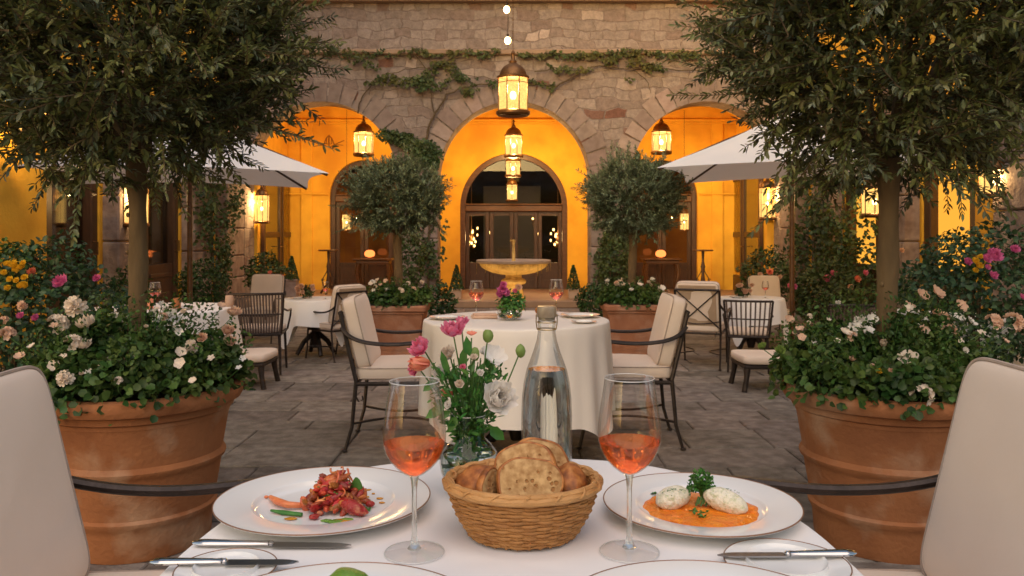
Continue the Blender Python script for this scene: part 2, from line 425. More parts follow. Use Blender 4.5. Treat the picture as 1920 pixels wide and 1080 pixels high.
# leaves -----------------------------------------------------------------
def leaf_mesh(name, P, D, N, L, W, mat, parent, fold=.25, curl=.15, shape=(.28, .68), sh=(.85, .8)):
    """P base points, D directions, N approx normals, L lengths, W half widths (numpy)"""
    P = np.asarray(P, float); D = np.asarray(D, float); N = np.asarray(N, float); L = np.asarray(L, float)[:, None]; W = np.asarray(W, float)[:, None]
    D /= np.linalg.norm(D, axis=1, keepdims=True)+1e-9
    S = np.cross(D, N); S /= np.linalg.norm(S, axis=1, keepdims=True)+1e-9
    U = np.cross(S, D)
    k = len(P)
    V = np.empty((k, 6, 3))
    V[:, 0] = P
    V[:, 1] = P+D*L*shape[0]+S*W*sh[0]+U*W*fold
    V[:, 2] = P+D*L*shape[1]+S*W*sh[1]+U*(W*fold-L*curl*.4)
    V[:, 3] = P+D*L-U*L*curl
    V[:, 4] = P+D*L*shape[1]-S*W*sh[1]+U*(W*fold-L*curl*.4)
    V[:, 5] = P+D*L*shape[0]-S*W*sh[0]+U*W*fold
    me = bpy.data.meshes.new(name)
    base = np.arange(k)[:, None]*6
    lp = np.concatenate([base+np.array([0, 1, 2, 3]), base+np.array([0, 3, 4, 5])], axis=1).astype(np.int32).ravel()
    me.vertices.add(k*6); me.vertices.foreach_set('co', V.ravel())
    me.loops.add(k*8); me.loops.foreach_set('vertex_index', lp)
    me.polygons.add(k*2); me.polygons.foreach_set('loop_start', np.arange(k*2, dtype=np.int32)*4)
    me.update(calc_edges=True); me.validate()
    me.polygons.foreach_set('use_smooth', [True]*len(me.polygons))
    me.materials.append(mat)
    o = bpy.data.objects.new(name, me); COL.objects.link(o)
    if parent: o.parent = parent
    return o

def unit(q):
    while True:
        v = Vector((q.uniform(-1, 1), q.uniform(-1, 1), q.uniform(-1, 1)))
        if .01 < v.length < 1: return v.normalized()

def olive_tree(label, loc, base_z, crown_c, rad, trunk_r, ntw, seed, lmin, lmax, lw, mat, tw_len=.24, lpt=12, trunk_top=None, sq=(1, 1, 1), droop=.0):
    """loc: x,y of trunk; crown_c offset from loc"""
    q = random.Random(seed)
    t = thing('olive_tree', label, 'tree', (loc[0], loc[1], base_z))
    cc = Vector(crown_c)-Vector((0, 0, base_z))
    tr = MB()
    tt = trunk_top-base_z
    pts = []; rr = []
    for i in range(15):
        f = i/14
        pts.append((math.sin(f*5+seed)*trunk_r*.16, math.cos(f*4+seed)*trunk_r*.14, -.06+(tt+.06)*f)); rr.append(trunk_r*(1.06-.12*f+.07*math.sin(f*17+seed)+.04*math.sin(f*41+seed*2)+(.15*max(0, f-.8)*5)))
    tr.tube(pts, rr, 14)
    for i in range(5):
        a = q.uniform(0, 6.28); zz = q.uniform(.15, .9)*tt
        tr.ell((math.cos(a)*trunk_r*.93, math.sin(a)*trunk_r*.93, zz), (trunk_r*.2, trunk_r*.2, trunk_r*.28), 8)
    br = MB()
    top = Vector((0, 0, tt-.03))
    for i in range(9):
        a = i*2.4+q.uniform(-.3, .3); el = q.uniform(.35, 1.3)
        d = Vector((math.cos(a)*math.cos(el), math.sin(a)*math.cos(el), math.sin(el)))
        e = cc+Vector((d.x*rad*sq[0], d.y*rad*sq[1], (d.z-.35)*rad*sq[2]))*.75
        mid = top.lerp(e, .45)+Vector((0, 0, -.04*rad))
        pp = [top.lerp(mid, f)*(1-f)+mid.lerp(e, f)*f for f in (0, .2, .4, .6, .8, 1)]
        br.tube(pp, [trunk_r*.5, trunk_r*.38, trunk_r*.3, trunk_r*.22, trunk_r*.15, trunk_r*.08], 7)
    P = []; D = []; N = []; L = []; W = []
    for i in range(ntw):
        d = unit(q)
        rr_ = rad*(q.uniform(.25, 1)**.45)*.90
        lump = 1+.10*math.sin(d.x*5+seed)*math.cos(d.y*4)+.08*math.sin(d.z*7+seed*2)
        st = cc+Vector((d.x*sq[0], d.y*sq[1], d.z*sq[2]))*rr_*lump
        if d.z < -.55 and Vector((st.x, st.y)).length < rad*.25 and q.random() < .6: continue
        dirv = (d*.8+unit(q)*.75+Vector((0, 0, .42-droop*q.random()))).normalized()
        tl = tw_len*q.uniform(.6, 1.35)
        if q.random() < .035: tl *= 1.7; dirv = (d+unit(q)*.35+Vector((0, 0, .2))).normalized()
        bend = unit(q)*.25+Vector((0, 0, .12-droop*.5))
        tp = []
        for k in range(5):
            f = k/4; tp.append(st+dirv*tl*(f-.25)+bend*tl*f*f*.5)
        br.tube(tp, [.0035*rad/.7+.0005, .003*rad/.7, .0025*rad/.7, .002*rad/.7, .001*rad/.7], 3, cap=False)
        n = max(5, int(lpt*tl/tw_len))
        for k in range(n):
            f = (k+.5)/n; seg = min(3, int(f*4)); p = tp[seg].lerp(tp[seg+1], f*4-seg)
            ax = (tp[seg+1]-tp[seg]).normalized()
            side = ax.cross(unit(q))
            if side.length < .1: continue
            side.normalize()
            for s_ in (1, -1):
                ld = (ax*q.uniform(.5, 1.0)+side*s_*q.uniform(.5, .95)).normalized()
                P.append(p); D.append(ld); N.append(unit(q)*.5+Vector((0, 0, .9)))
                l_ = q.uniform(lmin, lmax)*(1-.35*f); L.append(l_); W.append(l_*lw*q.uniform(.8, 1.25))
        P.append(tp[-1]); D.append((tp[-1]-tp[-2])); N.append(unit(q)); L.append(lmin); W.append(lmin*lw)
    tr.build('trunk', M['bark'], t)
    br.build('branches', M['barkd'], t)
    leaf_mesh('crown', P, D, N, L, W, mat, t)
    return t

def foliage_pts(q, n, sampler, lmin, lmax, wr, updir=.5):
    P = []; D = []; N = []; L = []; W = []
    for i in range(n):
        p, nn = sampler(q)
        d = (unit(q)*.9+nn*.7+Vector((0, 0, -.15))).normalized()
        P.append(p); D.append(d); N.append(nn+Vector((0, 0, updir))+unit(q)*.4)
        l_ = q.uniform(lmin, lmax); L.append(l_); W.append(l_*wr*q.uniform(.8, 1.2))
    return P, D, N, L, W
def ball_sampler(c, r, hollow=.55):
    c = Vector(c)
    def f(q):
        d = unit(q)
        lump = 1+.12*math.sin(d.x*6+c.x*3)*math.cos(d.y*5)+.1*math.sin(d.z*8+c.x)
        k = (hollow+(1-hollow)*q.random()**.5)*lump
        return c+Vector((d.x*r[0], d.y*r[1], d.z*r[2]))*k, d
    return f

# blooms -----------------------------------------------------------------
def petal(mb, base, ang, r0, length, width, elev, cup, q, ruffle=.15, nu=5, nv=4):
    """a curved petal leaving base at azimuth ang"""
    ca, sa = math.cos(ang), math.sin(ang)
    vs = []; fs = []
    ph = q.uniform(0, 6)
    for i in range(nu):
        f = i/(nu-1)
        el = elev+cup*f
        out = r0+length*f*math.cos(el); zz = length*f*math.sin(el)
        w = width*(math.sin(PI*(.12+.74*f))**.7)
        for j in range(nv):
            g = (j/(nv-1)-.5)*2
            rz_ = math.sin(g*4+ph+f*2)*ruffle*length*f*.5
            x = out+rz_*.3-abs(g)**2*length*.10*f; y = g*w; z = zz+abs(g)**2*w*.35+rz_
            vs.append((base[0]+x*ca-y*sa, base[1]+x*sa+y*ca, base[2]+z))
    for i in range(nu-1):
        for j in range(nv-1):
            a = i*nv+j; fs.append((a, a+1, a+nv+1, a+nv))
    mb.add(vs, fs)
def bloom_mesh(kind, seed, r=1.0):
    q = random.Random(seed); mb = MB()
    if kind == 'double':     # peony / ruffled
        for lay, (n, el, ln, cup) in enumerate(((7, .05, 1.0, .5), (7, .45, .9, .6), (6, .85, .78, .5), (5, 1.15, .6, .3), (4, 1.4, .45, .1))):
            for k in range(n):
                petal(mb, (0, 0, -.05*lay), 2*PI*k/n+lay*.5+q.uniform(-.15, .15), .03, ln*r*q.uniform(.85, 1.1), .42*r*ln, el+q.uniform(-.1, .1), cup, q, .35, 6, 5)
    elif kind == 'open':
        for k in range(5):
            petal(mb, (0, 0, 0), 2*PI*k/5+q.uniform(-.1, .1), .05, r*q.uniform(.9, 1.05), .5*r, .15+q.uniform(-.1, .15), .25, q, .12)
    elif kind == 'cluster':  # geranium umbel of small florets
        for i in range(13):
            d = unit(q); d.z = abs(d.z)*.9+.0; d.normalize()
            mrot = Vector((0, 0, 1)).rotation_difference(d).to_matrix()
            sub = MB()
            rr = r*q.uniform(.38, .5)
            for k in range(5): petal(sub, (0, 0, 0), 2*PI*k/5+q.uniform(-.2, .2), .02, rr, .42*rr, .15, .3, q, .15, 4, 3)
            off = d*r*.62
            mb.add([mrot @ Vector(v)+off for v in sub.v], sub.f)
    elif kind == 'tulip':
        for lay in range(2):
            for k in range(5):
                petal(mb, (0, 0, 0), 2*PI*k/5+lay*.6, .02, r*1.3, .45*r, .95+lay*.2, .35, q, .2, 6, 4)
    elif kind == 'tiny':
        for k in range(5): petal(mb, (0, 0, 0), 2*PI*k/5, .02, r, .42*r, .1, .2, q, .05, 3, 3)
    return mb
BL = {}
def bloom(kind, mat, seed, parent, loc, size, facing, name='bloom'):
    key = (kind, mat, seed % 3)
    if key not in BL:
        o = bloom_mesh(kind, hash(kind) % 7+seed % 3 if False else (len(kind)*3+seed % 3)).build(name, M[mat], parent, angle=180)
        BL[key] = o.data
    else:
        o = bpy.data.objects.new(name, BL[key]); COL.objects.link(o); o.parent = parent
    o.location = loc
    o.scale = (size,)*3
    o.rotation_mode = 'QUATERNION'
    qn = Vector((0, 0, 1)).rotation_difference(Vector(facing).normalized())
    o.rotation_quaternion = qn
    return o

# ================================================================== SETTING
# ground sheet + real paving slabs
g = MB(); g.add([(-40, -25, -.012), (40, -25, -.012), (40, 45, -.012), (-40, 45, -.012)], [(0, 1, 2, 3)])
struct(g.build('ground', M['dirt'], smooth=False))
pv = MB(); y = -2.0; q = random.Random(3)
while y < 13.45:
    h = q.choice((.30, .38, .26, .42)); h = min(h, 13.5-y)
    x = -4.6-q.uniform(0, .4)
    while x < 4.62:
        w = q.choice((.34, .48, .62, .42, .74)); x1 = min(x+w, 4.62); x0 = max(x, -4.62)
        if x1-x0 > .05:
            zt = q.uniform(-.004, .004); gp = q.uniform(.003, .006)
            pv.box(((x0+x1)/2, y+h/2, -.02+zt), (x1-x0-2*gp, h-2*gp, .04), bev=.006)
        x += w
    y += h
struct(pv.build('paving', M['paver'], smooth=False))

# ---- palazzo facade
YF = 13.6; TH = .5
RC = 1.27; SC_ = 3.22
CEN = .035
def arch_wall(mb, x0, x1, z1, ops, y, th, nseg=28, zb=0.0):
    """ops: list (cx, halfwidth, spring, crownheight)"""
    xs = {x0, x1}
    for cx, w, sp, cr in ops:
        for k in range(nseg+1): xs.add(round(cx-w*math.cos(PI*k/nseg), 5))
    xs = sorted(xs)
    def low(xa, xb):
        xm = (xa+xb)/2
        for cx, w, sp, cr in ops:
            if abs(xm-cx) < w:
                f = lambda x: sp+(cr-sp)*math.sqrt(max(0, 1-((x-cx)/w)**2))
                return f(xa), f(xb), True
        return zb, zb, False
    for a, b in zip(xs[:-1], xs[1:]):
        la, lb, hole = low(a, b)
        mb.add([(a, y, la), (b, y, lb), (b, y, z1), (a, y, z1)], [(0, 1, 2, 3)])
        mb.add([(a, y+th, la), (b, y+th, lb), (b, y+th, z1), (a, y+th, z1)], [(3, 2, 1, 0)])
    for cx, w, sp, cr in ops:
        pts = [(cx-w, zb)]+[(cx-w*math.cos(PI*k/nseg), sp+(cr-sp)*math.sin(PI*k/nseg)) for k in range(nseg+1)]+[(cx+w, zb)]
        for (xa, za), (xb, zb_) in zip(pts[:-1], pts[1:]):
            mb.add([(xa, y, za), (xa, y+th, za), (xb, y+th, zb_), (xb, y, zb_)], [(0, 1, 2, 3)])
    return mb
pal = thing('palazzo', 'rough stone palazzo facade with three tall arches opening into an ochre loggia', 'building')
OPS = [(CEN-SC_, RC, 2.12, 3.42), (CEN, RC, 2.12, 3.42), (CEN+SC_, RC, 2.12, 3.42)]
arch_wall(MB(), -6.2, 6.2, 5.06, OPS, YF, TH).build('wall', M['stone'], pal, smooth=False)
# upper wall beyond cornice
MB().box((0, YF+.32, 7.7), (12.4, .4, 5.0)).build('upper_wall', M['stone'], pal, smooth=False)
mb = MB(); mb.box((0, YF+.10, 5.13), (12.4, .5, .14), bev=.02); mb.box((0, YF+.06, 5.24), (12.4, .66, .09), bev=.02)
mb.build('cornice', M['trimstone'], pal, smooth=False)
mb = MB(); q = random.Random(5); x = -4.6
while x < 4.6:
    w = q.uniform(.5, .9); x1 = min(4.6, x+w)
    mb.box(((x+x1)/2, YF-.035, 4.235+q.uniform(-.006, .006)), (x1-x-.008, .09, .085), bev=.015); x = x1
mb.build('string_course', M['trimstone'], pal, smooth=False)
# voussoirs
for cx, w, sp, cr in OPS:
    mb = MB(); n = 19
    for k in range(n):
        a0 = PI*k/n+.010; a1 = PI*(k+1)/n-.010
        ro = q.uniform(.30, .38)
        pr = q.uniform(.012, .03)
        vs = []
        for yy in (YF-pr, YF+.1):
            for a, dr in ((a0, .002), (a0, ro), (a1, ro), (a1, .002)):
                vs.append((cx-(w+dr)*math.cos(a), yy, sp+(cr-sp+dr)*math.sin(a)))
        # inner sub-division for curved look
        mb.add(vs, [(0, 1, 2, 3), (4, 7, 6, 5), (0, 4, 5, 1), (1, 5, 6, 2), (2, 6, 7, 3), (3, 7, 4, 0)])
    mb.build('arch_surround', M['voussoir'], pal, smooth=False)
# quoin blocks on piers below the springing
for px0, px1 in ((CEN-SC_+RC, CEN-RC), (CEN+RC, CEN+SC_-RC)):
    mb = MB(); z = .14; k = 0
    while z < 2.1:
        h = q.uniform(.2, .34); h = min(h, 2.12-z)
        s_ = px0+(px1-px0)*q.uniform(.35, .65)
        for a, b in ((px0, s_), (s_, px1)):
            mb.box(((a+b)/2, YF-.004-q.uniform(0, .012), z+h/2), (b-a-.012, .05, h-.012), bev=.012)
        z += h; k += 1
    mb.build('pier', M['voussoir'], pal, smooth=False)
# loggia step, floor
YB = 16.0
st_ = MB(); st_.box((0, (13.32+YB+.3)/2, .06), (9.24, YB+.3-13.32, .12), bev=.012)
struct(st_.build('loggia_step', M['floor'], smooth=False))
# loggia inner walls, door holes in back wall
DO = [(-2.92, .66, 1.93, 2.66), (CEN, 1.055, 1.74, 2.80), (2.96, .68, 1.93, 2.66)]
arch_wall(MB(), -4.6, 4.6, 3.75, DO, YB, .25, zb=.12).build('loggia_back_wall', M['ochre'], pal, smooth=False)
for x in (-4.5, 4.5): MB().box((x, (14.1+YB)/2, 1.93), (.2, YB-14.1, 3.62)).build('loggia_side_wall', M['ochre'], pal, smooth=False)
# intrados plaster behind the stone arches
mb = MB(); arch_wall(mb, -4.4, 4.4, 3.75, [(a, b-.0, c, d) for a, b, c, d in OPS], YF+TH+.004, .03, zb=.12)
mb.build('inner_plaster', M['ochre'], pal, smooth=False)
# shallow cross-vaults: barrel segments per bay
mb = MB()
for cx in (CEN-SC_, CEN, CEN+SC_):
    n = 12; pts = [(cx-1.61+3.22*k/n, 3.52+.22*math.sin(PI*k/n)) for k in range(n+1)]
    for (xa, za), (xb, zb_) in zip(pts[:-1], pts[1:]):
        mb.add([(xa, YF+TH, za), (xb, YF+TH, zb_), (xb, YB, zb_), (xa, YB, za)], [(0, 1, 2, 3)])
mb.build('loggia_ceiling', M['ochre'], pal, smooth=True)
mb = MB(); mb.box((0, YB-.05, 3.43), (8.8, .10, .05), bev=.01); mb.box((0, YB-.035, 3.385), (8.8, .07, .04), bev=.01)
mb.build('loggia_moulding', M['ochre'], pal, smooth=False)
for x in (-4.02, -2.0+.42, 1.66, 4.02): MB().box((x, YB-.02, 1.75), (.22, .04, 3.25), bev=.006).build('pilaster', M['ochre'], pal, smooth=False)
for x, w_ in ((-3.99, .8), (4.03, .74)): MB().box((x, YB-.045, 2.0), (w_, .03, .03)).build('dado_moulding', M['ochre'], pal, smooth=False)
# faint wall emblem in left bay
mb = MB(); ex, ez = X(617, YB), Z(265, YB)
def ln(pts, r=.012): mb.tube([(ex+a, YB-.004, ez+b) for a, b in pts], r, 4)
ln([(-.10, -.06), (-.06, .05), (0, .12), (.06, .05), (.10, -.06)]); ln([(0, .12), (0, -.12)]); ln([(-.05, .05), (-.05, -.05), (.05, -.05), (.05, .05)], .008)
ln([(-.24, -.02), (-.14, -.05), (0, -.12), (.14, -.05), (.3, .02)], .008); ln([(-.12, -.07), (-.3, -.1)], .007); ln([(.12, -.06), (.28, -.08)], .007)
mb.build('painted_emblem', M['ink'], pal, smooth=True)

def arched_door(cx, w, sp, cr, yd, leafs, name='arched_door'):
    """frame, transom, leaves with panes"""
    fr = MB(); n = 24; t = .10
    for k in range(n):
        a0, a1 = PI*k/n, PI*(k+1)/n
        vs = []
        for yy in (yd, yd+.1):
            for a, d in ((a0, 0), (a0, t), (a1, t), (a1, 0)):
                vs.append((cx-(w-d)*math.cos(a), yy, sp+(cr-sp-d)*math.sin(a)))
        fr.add(vs, [(0, 3, 2, 1), (4, 5, 6, 7), (1, 2, 6, 5), (0, 4, 7, 3)])
    fr.box((cx-w+t/2, yd+.05, (.12+sp)/2), (t, .1, sp-.12)); fr.box((cx+w-t/2, yd+.05, (.12+sp)/2), (t, .1, sp-.12))
    f = fr.build(name, M['wood2'] if w > 1 else M['wood'], pal, smooth=False)
    tm = MB(); tm.box((cx, yd+.035, sp-.02), (2*w-2*t, .12, .13), bev=.015); tm.box((cx, yd+.02, sp+.055), (2*w-2*t, .15, .03), bev=.008)
    tm.build('transom', M['wood2'], f, smooth=False)
    top = sp-.085
    x0, x1 = cx-w+t, cx+w-t
    lw = (x1-x0)/leafs
    for k in range(leafs):
        a = x0+k*lw+.004; b = a+lw-.008
        L = MB(); s_ = .075
        L.box((a+s_/2, yd+.06, (.13+top)/2), (s_, .05, top-.13), bev=.006); L.box((b-s_/2, yd+.06, (.13+top)/2), (s_, .05, top-.13), bev=.006)
        L.box(((a+b)/2, yd+.06, top-.04), (b-a-2*s_, .046, .08)); L.box(((a+b)/2, yd+.06, .22), (b-a-2*s_, .046, .17))
        L.box(((a+b)/2, yd+.06, .62), (b-a-2*s_, .04, .06)); L.box(((a+b)/2, yd+.068, .44), (b-a-2*s_, .02, .3))
        lo = L.build('door_leaf', M['wood'], f, smooth=False)
    gl = MB(); gl.add([(x0, yd+.075, .66), (x1, yd+.075, .66), (x1, yd+.075, top), (x0, yd+.075, top)], [(0, 1, 2, 3)])
    pts = [(cx-(w-t)*math.cos(PI*k/24), yd+.075, sp+.06+(cr-sp-t-.05)*math.sin(PI*k/24)) for k in range(25)]
    gl.add(pts, [tuple(range(25))])
    gl.build('pane', M['bulbg'], f, smooth=False)
    h = MB(); h.tube([(cx-.05, yd+.02, 1.02), (cx-.05, yd-.02, 1.02), (cx-.05, yd-.02, 1.14), (cx-.05, yd+.02, 1.14)], .008, 6)
    h.build('handle', M['bronze'], f)
    return f
arched_door(*DO[0], YB+.08, 2); arched_door(*DO[1], YB+.08, 4); arched_door(*DO[2], YB+.08, 2)
# interior behind the doors (seen through the panes)
mb = MB()
mb.add([(-5, 19.5, 0), (5, 19.5, 0), (5, 19.5, 4), (-5, 19.5, 4)], [(0, 1, 2, 3)])
mb.add([(-5, YB+.26, 4), (5, YB+.26, 4), (5, 19.5, 4), (-5, 19.5, 4)], [(0, 1, 2, 3)])
mb.add([(-5, YB+.26, .1), (5, YB+.26, .1), (5, 19.5, .1), (-5, 19.5, .1)], [(0, 1, 2, 3)])
mb.add([(-5, YB+.26, 0), (-5, 19.5, 0), (-5, 19.5, 4), (-5, YB+.26, 4)], [(0, 1, 2, 3)])
mb.add([(5, YB+.26, 0), (5, 19.5, 0), (5, 19.5, 4), (5, YB+.26, 4)], [(0, 1, 2, 3)])
mb.build('interior', M['dark'], pal, smooth=False)
mb = MB(); mb.box((0, 19.3, 1.5), (1.35, .06, 1.7)); mb.build('reflection_panel', pm('grey_panel', (.10, .10, .115), (.08, .08, .09), 2, .6), pal, smooth=False)  # grey panel stands in for the pale reflection in the door glass
for x in (-2.3, -1.62, 1.62, 2.3): MB().box((x, YB+1.2, 1.2), (.10, .5, 2.2)).build('interior_screen', M['wood2'], pal, smooth=False)
M['amberw'] = pm('amber_wall', (.50, .19, .03), (.36, .12, .02), 3, .8)
for x in (-2.95, 2.98): MB().box((x, 17.6, 1.3), (1.9, .05, 2.5)).build('interior_back_panel', M['amberw'], pal, smooth=False)

# ---- side wings
def wing(sx):
    nm = 'left' if sx < 0 else 'right'
    t = thing('side_wing', ('ochre side wing with dark wooden glazed doors along the left of the courtyard' if sx < 0 else
              'ochre side wing with amber lit doors and stone piers along the right of the courtyard'), 'building')
    xw = sx*4.62
    cols = [(3.0, 5.2), (5.35, 6.4), (8.10, 9.14), (10.28, 11.35)]
    w = MB(); w.box((xw+sx*.2, 8.0, 3.6), (.4, 11.2, 1.9))       # above doors z 2.65-4.55
    holes = [(6.0, 6.9), (8.10, 9.14), (10.28, 11.35)] if sx < 0 else [(8.14, 9.2), (10.28, 11.35)]
    ys = [2.4]+[v for h in holes for v in h]+[13.6]
    for a, b in zip(ys[0::2], ys[1::2]): w.box((xw+sx*.2, (a+b)/2, 1.325), (.4, b-a, 2.65))
    w.build('wall', M['ochre'], t, smooth=False)
    u = MB(); u.box((xw+sx*.2, 8.0, 6.3), (.44, 11.2, 3.5)); u.build('upper_wall', M['stone'], t, smooth=False)
    for i, (a, b) in enumerate(holes):
        fr = MB(); d = .14; xi = xw+sx*.10
        fr.box((xi, a+d/2, 1.32), (.16, d, 2.64), bev=.01); fr.box((xi, b-d/2, 1.32), (.16, d, 2.64), bev=.01)
        fr.box((xi, (a+b)/2, 2.56), (.14, b-a-2*d, .16), bev=.01)
        fr.box((xi, (a+b)/2, .42), (.12, b-a-2*d, .78), bev=.01)
        fr.box((xi-sx*.062, (a+b)/2, .28), (.03, (b-a)*.5, .3), bev=.01); fr.box((xi-sx*.062, (a+b)/2, .66), (.03, (b-a)*.6, .06), bev=.01)
        f = fr.build('door', M['wood'], t, smooth=False)
        if sx < 0:
            MB().box((xi+sx*.02, (a+b)/2, 1.65), (.012, b-a-2*d, 1.68)).build('pane', M['bulbg'], f, smooth=False)
            MB().box((xi+sx*.30, (a+b)/2, 1.4), (.02, b-a+.2, 2.6)).build('blind', M['dimwin'], f, smooth=False)
        else:
            MB().box((xi+sx*.02, (a+b)/2, 1.65), (.012, b-a-2*d, 1.68)).build('lit_blind', M['litwin'], f, smooth=False)
        h = MB(); h.tube([(xi-sx*.08, b-.1, .98), (xi-sx*.13, b-.1, .98), (xi-sx*.13, b-.1, 1.12), (xi-sx*.08, b-.1, 1.12)], .009, 6); h.build('handle', M['bronze'], f)
    prs = [(9.2, 9.78), (11.4, 12.1), (12.7, 13.55)] if sx < 0 else [(5.9, 7.55), (9.24, 9.82), (11.4, 12.1), (12.7, 13.55)]
    for a, b in prs:
        p = MB(); z = 0; k = 0
        q = random.Random(int(a*10))
        p.box((xw-sx*.10, (a+b)/2, .09), (.28, b-a+.06, .18), bev=.02); z = .18
        while z < 3.0:
            h = q.uniform(.32, .62); h = min(h, 3.0-z)
            if h > .03: p.box((xw-sx*(.08+q.uniform(0, .008)), (a+b)/2, z+h/2), (.2, b-a-q.uniform(0, .015), h-.008), bev=.018)
            z += h
        p.box((xw-sx*.10, (a+b)/2, 3.06), (.28, b-a+.08, .12), bev=.02)
        p.build('pier', M['pier'], t, smooth=False)
    return t
wing(-1); wing(1)
# narrow open glazed doors at the loggia side ends
def end_door(sx):
    t = thing('glazed_door', 'open tall glazed door at the %s end of the loggia' % ('left' if sx < 0 else 'right'), 'door', (sx*4.36, 14.25, .12))
    for k, (yy, ang) in enumerate(((.0, .0), (1.15, .0))):
        f = MB(); L = .98
        for a in (0, L): f.box((0, yy+a+.05, 1.1), (.07, .09, 2.2), bev=.008)
        for z in (.15, 1.2*.9, 2.16): f.box((0, yy+L/2+.05, z), (.055, L-.09, .1 if z > .2 else .3), bev=.008)
        fo = f.build('leaf_frame', M['wood'], t, smooth=False)
        MB().box((0, yy+L/2+.05, 1.25), (.012, L-.12, 1.75)).build('pane', pm('olive_tinted_glass', (.14, .10, .02), (.10, .07, .015), 2, .08, spec=.8) if k == 0 else M['bulbg'], fo, smooth=False)
    h = MB(); h.tube([(-sx*.04, .98, .86), (-sx*.1, .98, .86), (-sx*.1, .86, .86)], .012, 6); h.build('handle', M['bronze'], t)
end_door(-1); end_door(1)
# building closing the courtyard behind the photographer (only mirrored in panes and glasses)
bk = thing('rear_building', 'pale plain building behind the dining terrace', 'building')
MB().box((0, -9, 2.2), (16, .4, 4.4)).build('wall', M['stone'], bk, smooth=False)

# ================================================================== LANTERNS
def lantern(label, x, y, z0, z1, w, chain_top, power, wall=0, group='glowing brass lanterns', col=(1, .68, .33), n=8):
    """z0 bottom, z1 top of glass body; w width"""
    h = z1-z0
    t = thing('wall_lantern' if wall else 'hanging_lantern', label, 'lantern', (x, y, z0), group=group)
    r = w/2
    cg = MB()
    for k in range(n):
        a = 2*PI*(k+.5)/n
        cg.tube([(r*math.cos(a), r*math.sin(a), .02), (r*math.cos(a), r*math.sin(a), h)], w*.022, 5)
    for zz in (h*.02+.01, h-.004):
        ring = [(r*math.cos(2*PI*(k+.5)/n), r*math.sin(2*PI*(k+.5)/n), zz) for k in range(n+1)]; cg.tube(ring, w*.026, 5)
    ring = [(r*math.cos(2*PI*(k+.5)/n), r*math.sin(2*PI*(k+.5)/n), h*.84) for k in range(n+1)]; cg.tube(ring, w*.012, 4)
    cg.build('cage', M['bronze'], t)
    gm = MB(); gm.lathe([(r*.96, .02), (r*.96, h-.005)], n, close=False, fn=lambda th, rr, z, j: (rr*math.cos(th+PI/n), rr*math.sin(th+PI/n), z))
    gm.build('glass', M['lglass'], t, smooth=False)
    b = MB(); b.lathe([(r*.5, -.012*w/.34), (r*1.0, -.03*w/.34), (r*1.10, -.01*w/.34), (r*1.1, .015*w/.34), (r*.98, .03*w/.34), (r*.5, .025*w/.34)], 24, close=False)
    b.build('base_ring', M['bronze'], t)
    c = MB(); c.lathe([(r*1.04, h-.008), (r*1.06, h+.012*w/.34), (r*.90, h+.022*w/.34), (r*.86, h+.05*w/.34), (r*.78, h+.085*w/.34), (r*.62, h+.12*w/.34), (r*.40, h+.145*w/.34), (r*.24, h+.16*w/.34), (r*.26, h+.18*w/.34), (r*.14, h+.20*w/.34), (r*.10, h+.25*w/.34), (r*.15, h+.27*w/.34), (r*.06, h+.30*w/.34), (0.001, h+.31*w/.34)], 16, close=False)
    c.build('cap', M['bronze'], t)
    tz = h+.30*w/.34
    ch = MB()
    if wall:
        ch.tube([(0, 0, tz), (0, 0, tz+.05), (wall*.12, 0, tz+.1), (wall*.24, 0, tz+.02), (wall*.24, 0, tz-.12)], .009, 6)
        ch.box((wall*.25, 0, tz-.06), (.02, .08, .2), bev=.005)
        ch.build('bracket', M['bronze'], t)
    else:
        zz = tz; L = chain_top-z0-tz; m = max(2, int(L/.035)); st = L/m
        for k in range(m):
            ring = []
            for i in range(9):
                a = 2*PI*i/8
                u = .007*math.cos(a); vv = (st*.5+.004)*math.sin(a)
                ring.append((u if k % 2 else 0, 0 if k % 2 else u, zz+st*(k+.5)+vv))
            ch.tube(ring, .0022, 4)
        ch.build('chain', M['bronze'], t)
    bu = MB()
    bu.ell((0, 0, h*.5), (w*.10, w*.10, w*.14), 12); bu.build('bulb', M['flame'], t)
    cnd = MB(); cnd.tube([(0, 0, .0), (0, 0, h*.42)], w*.05, 8); cnd.build('candle', M['cushion'], t)
    if power:
        l = bpy.data.lights.new('lantern_light', 'POINT'); l.energy = power; l.color = col; l.shadow_soft_size = w*.16
        lo = bpy.data.objects.new('lantern_light', l); COL.objects.link(lo); lo.parent = t; lo.location = (0, 0, h*.72)
    return t
PW = 1.3
d = 8.67
lantern('largest brass lantern hanging on its chain in front of the central arch', X(962, d), d, Z(212, d), Z(146, d), .33, 5.4, 26*PW)
d = 14.75
lantern('brass lantern hanging in the central bay just below the largest lantern', X(963, d), d, Z(293, d), Z(254, d), .32, 3.74, 62*PW)
d = 15.2
lantern('small square-looking lantern hanging in the central bay before the dark fanlight', X(962, d), d, Z(330, d), Z(302, d), .28, 3.74, 16*PW)
d = 15.6
lantern('smallest lantern hanging lowest before the central door transom', X(960, d), d, Z(376, d), Z(346, d), .22, 3.74, 8*PW, n=6)
d = 14.4
lantern('brass lantern hanging in the left bay above the small olive tree', X(682, d), d, Z(290, d), Z(248, d), .34, 3.6, 62*PW)
lantern('brass lantern hanging in the right bay beside the white parasol', X(1240, d), d, Z(286, d), Z(247, d), .34, 3.6, 62*PW)
d = 14.0
lantern('lantern glowing at the left end of the loggia under the left parasol', X(491, d), d, Z(417, d), Z(366, d), .24, 3.5, 34*PW)
lantern('lantern glowing at the right end of the loggia under the right parasol', X(1439, d), d, Z(410, d), Z(352, d), .27, 3.5, 34*PW)
d = 9.95
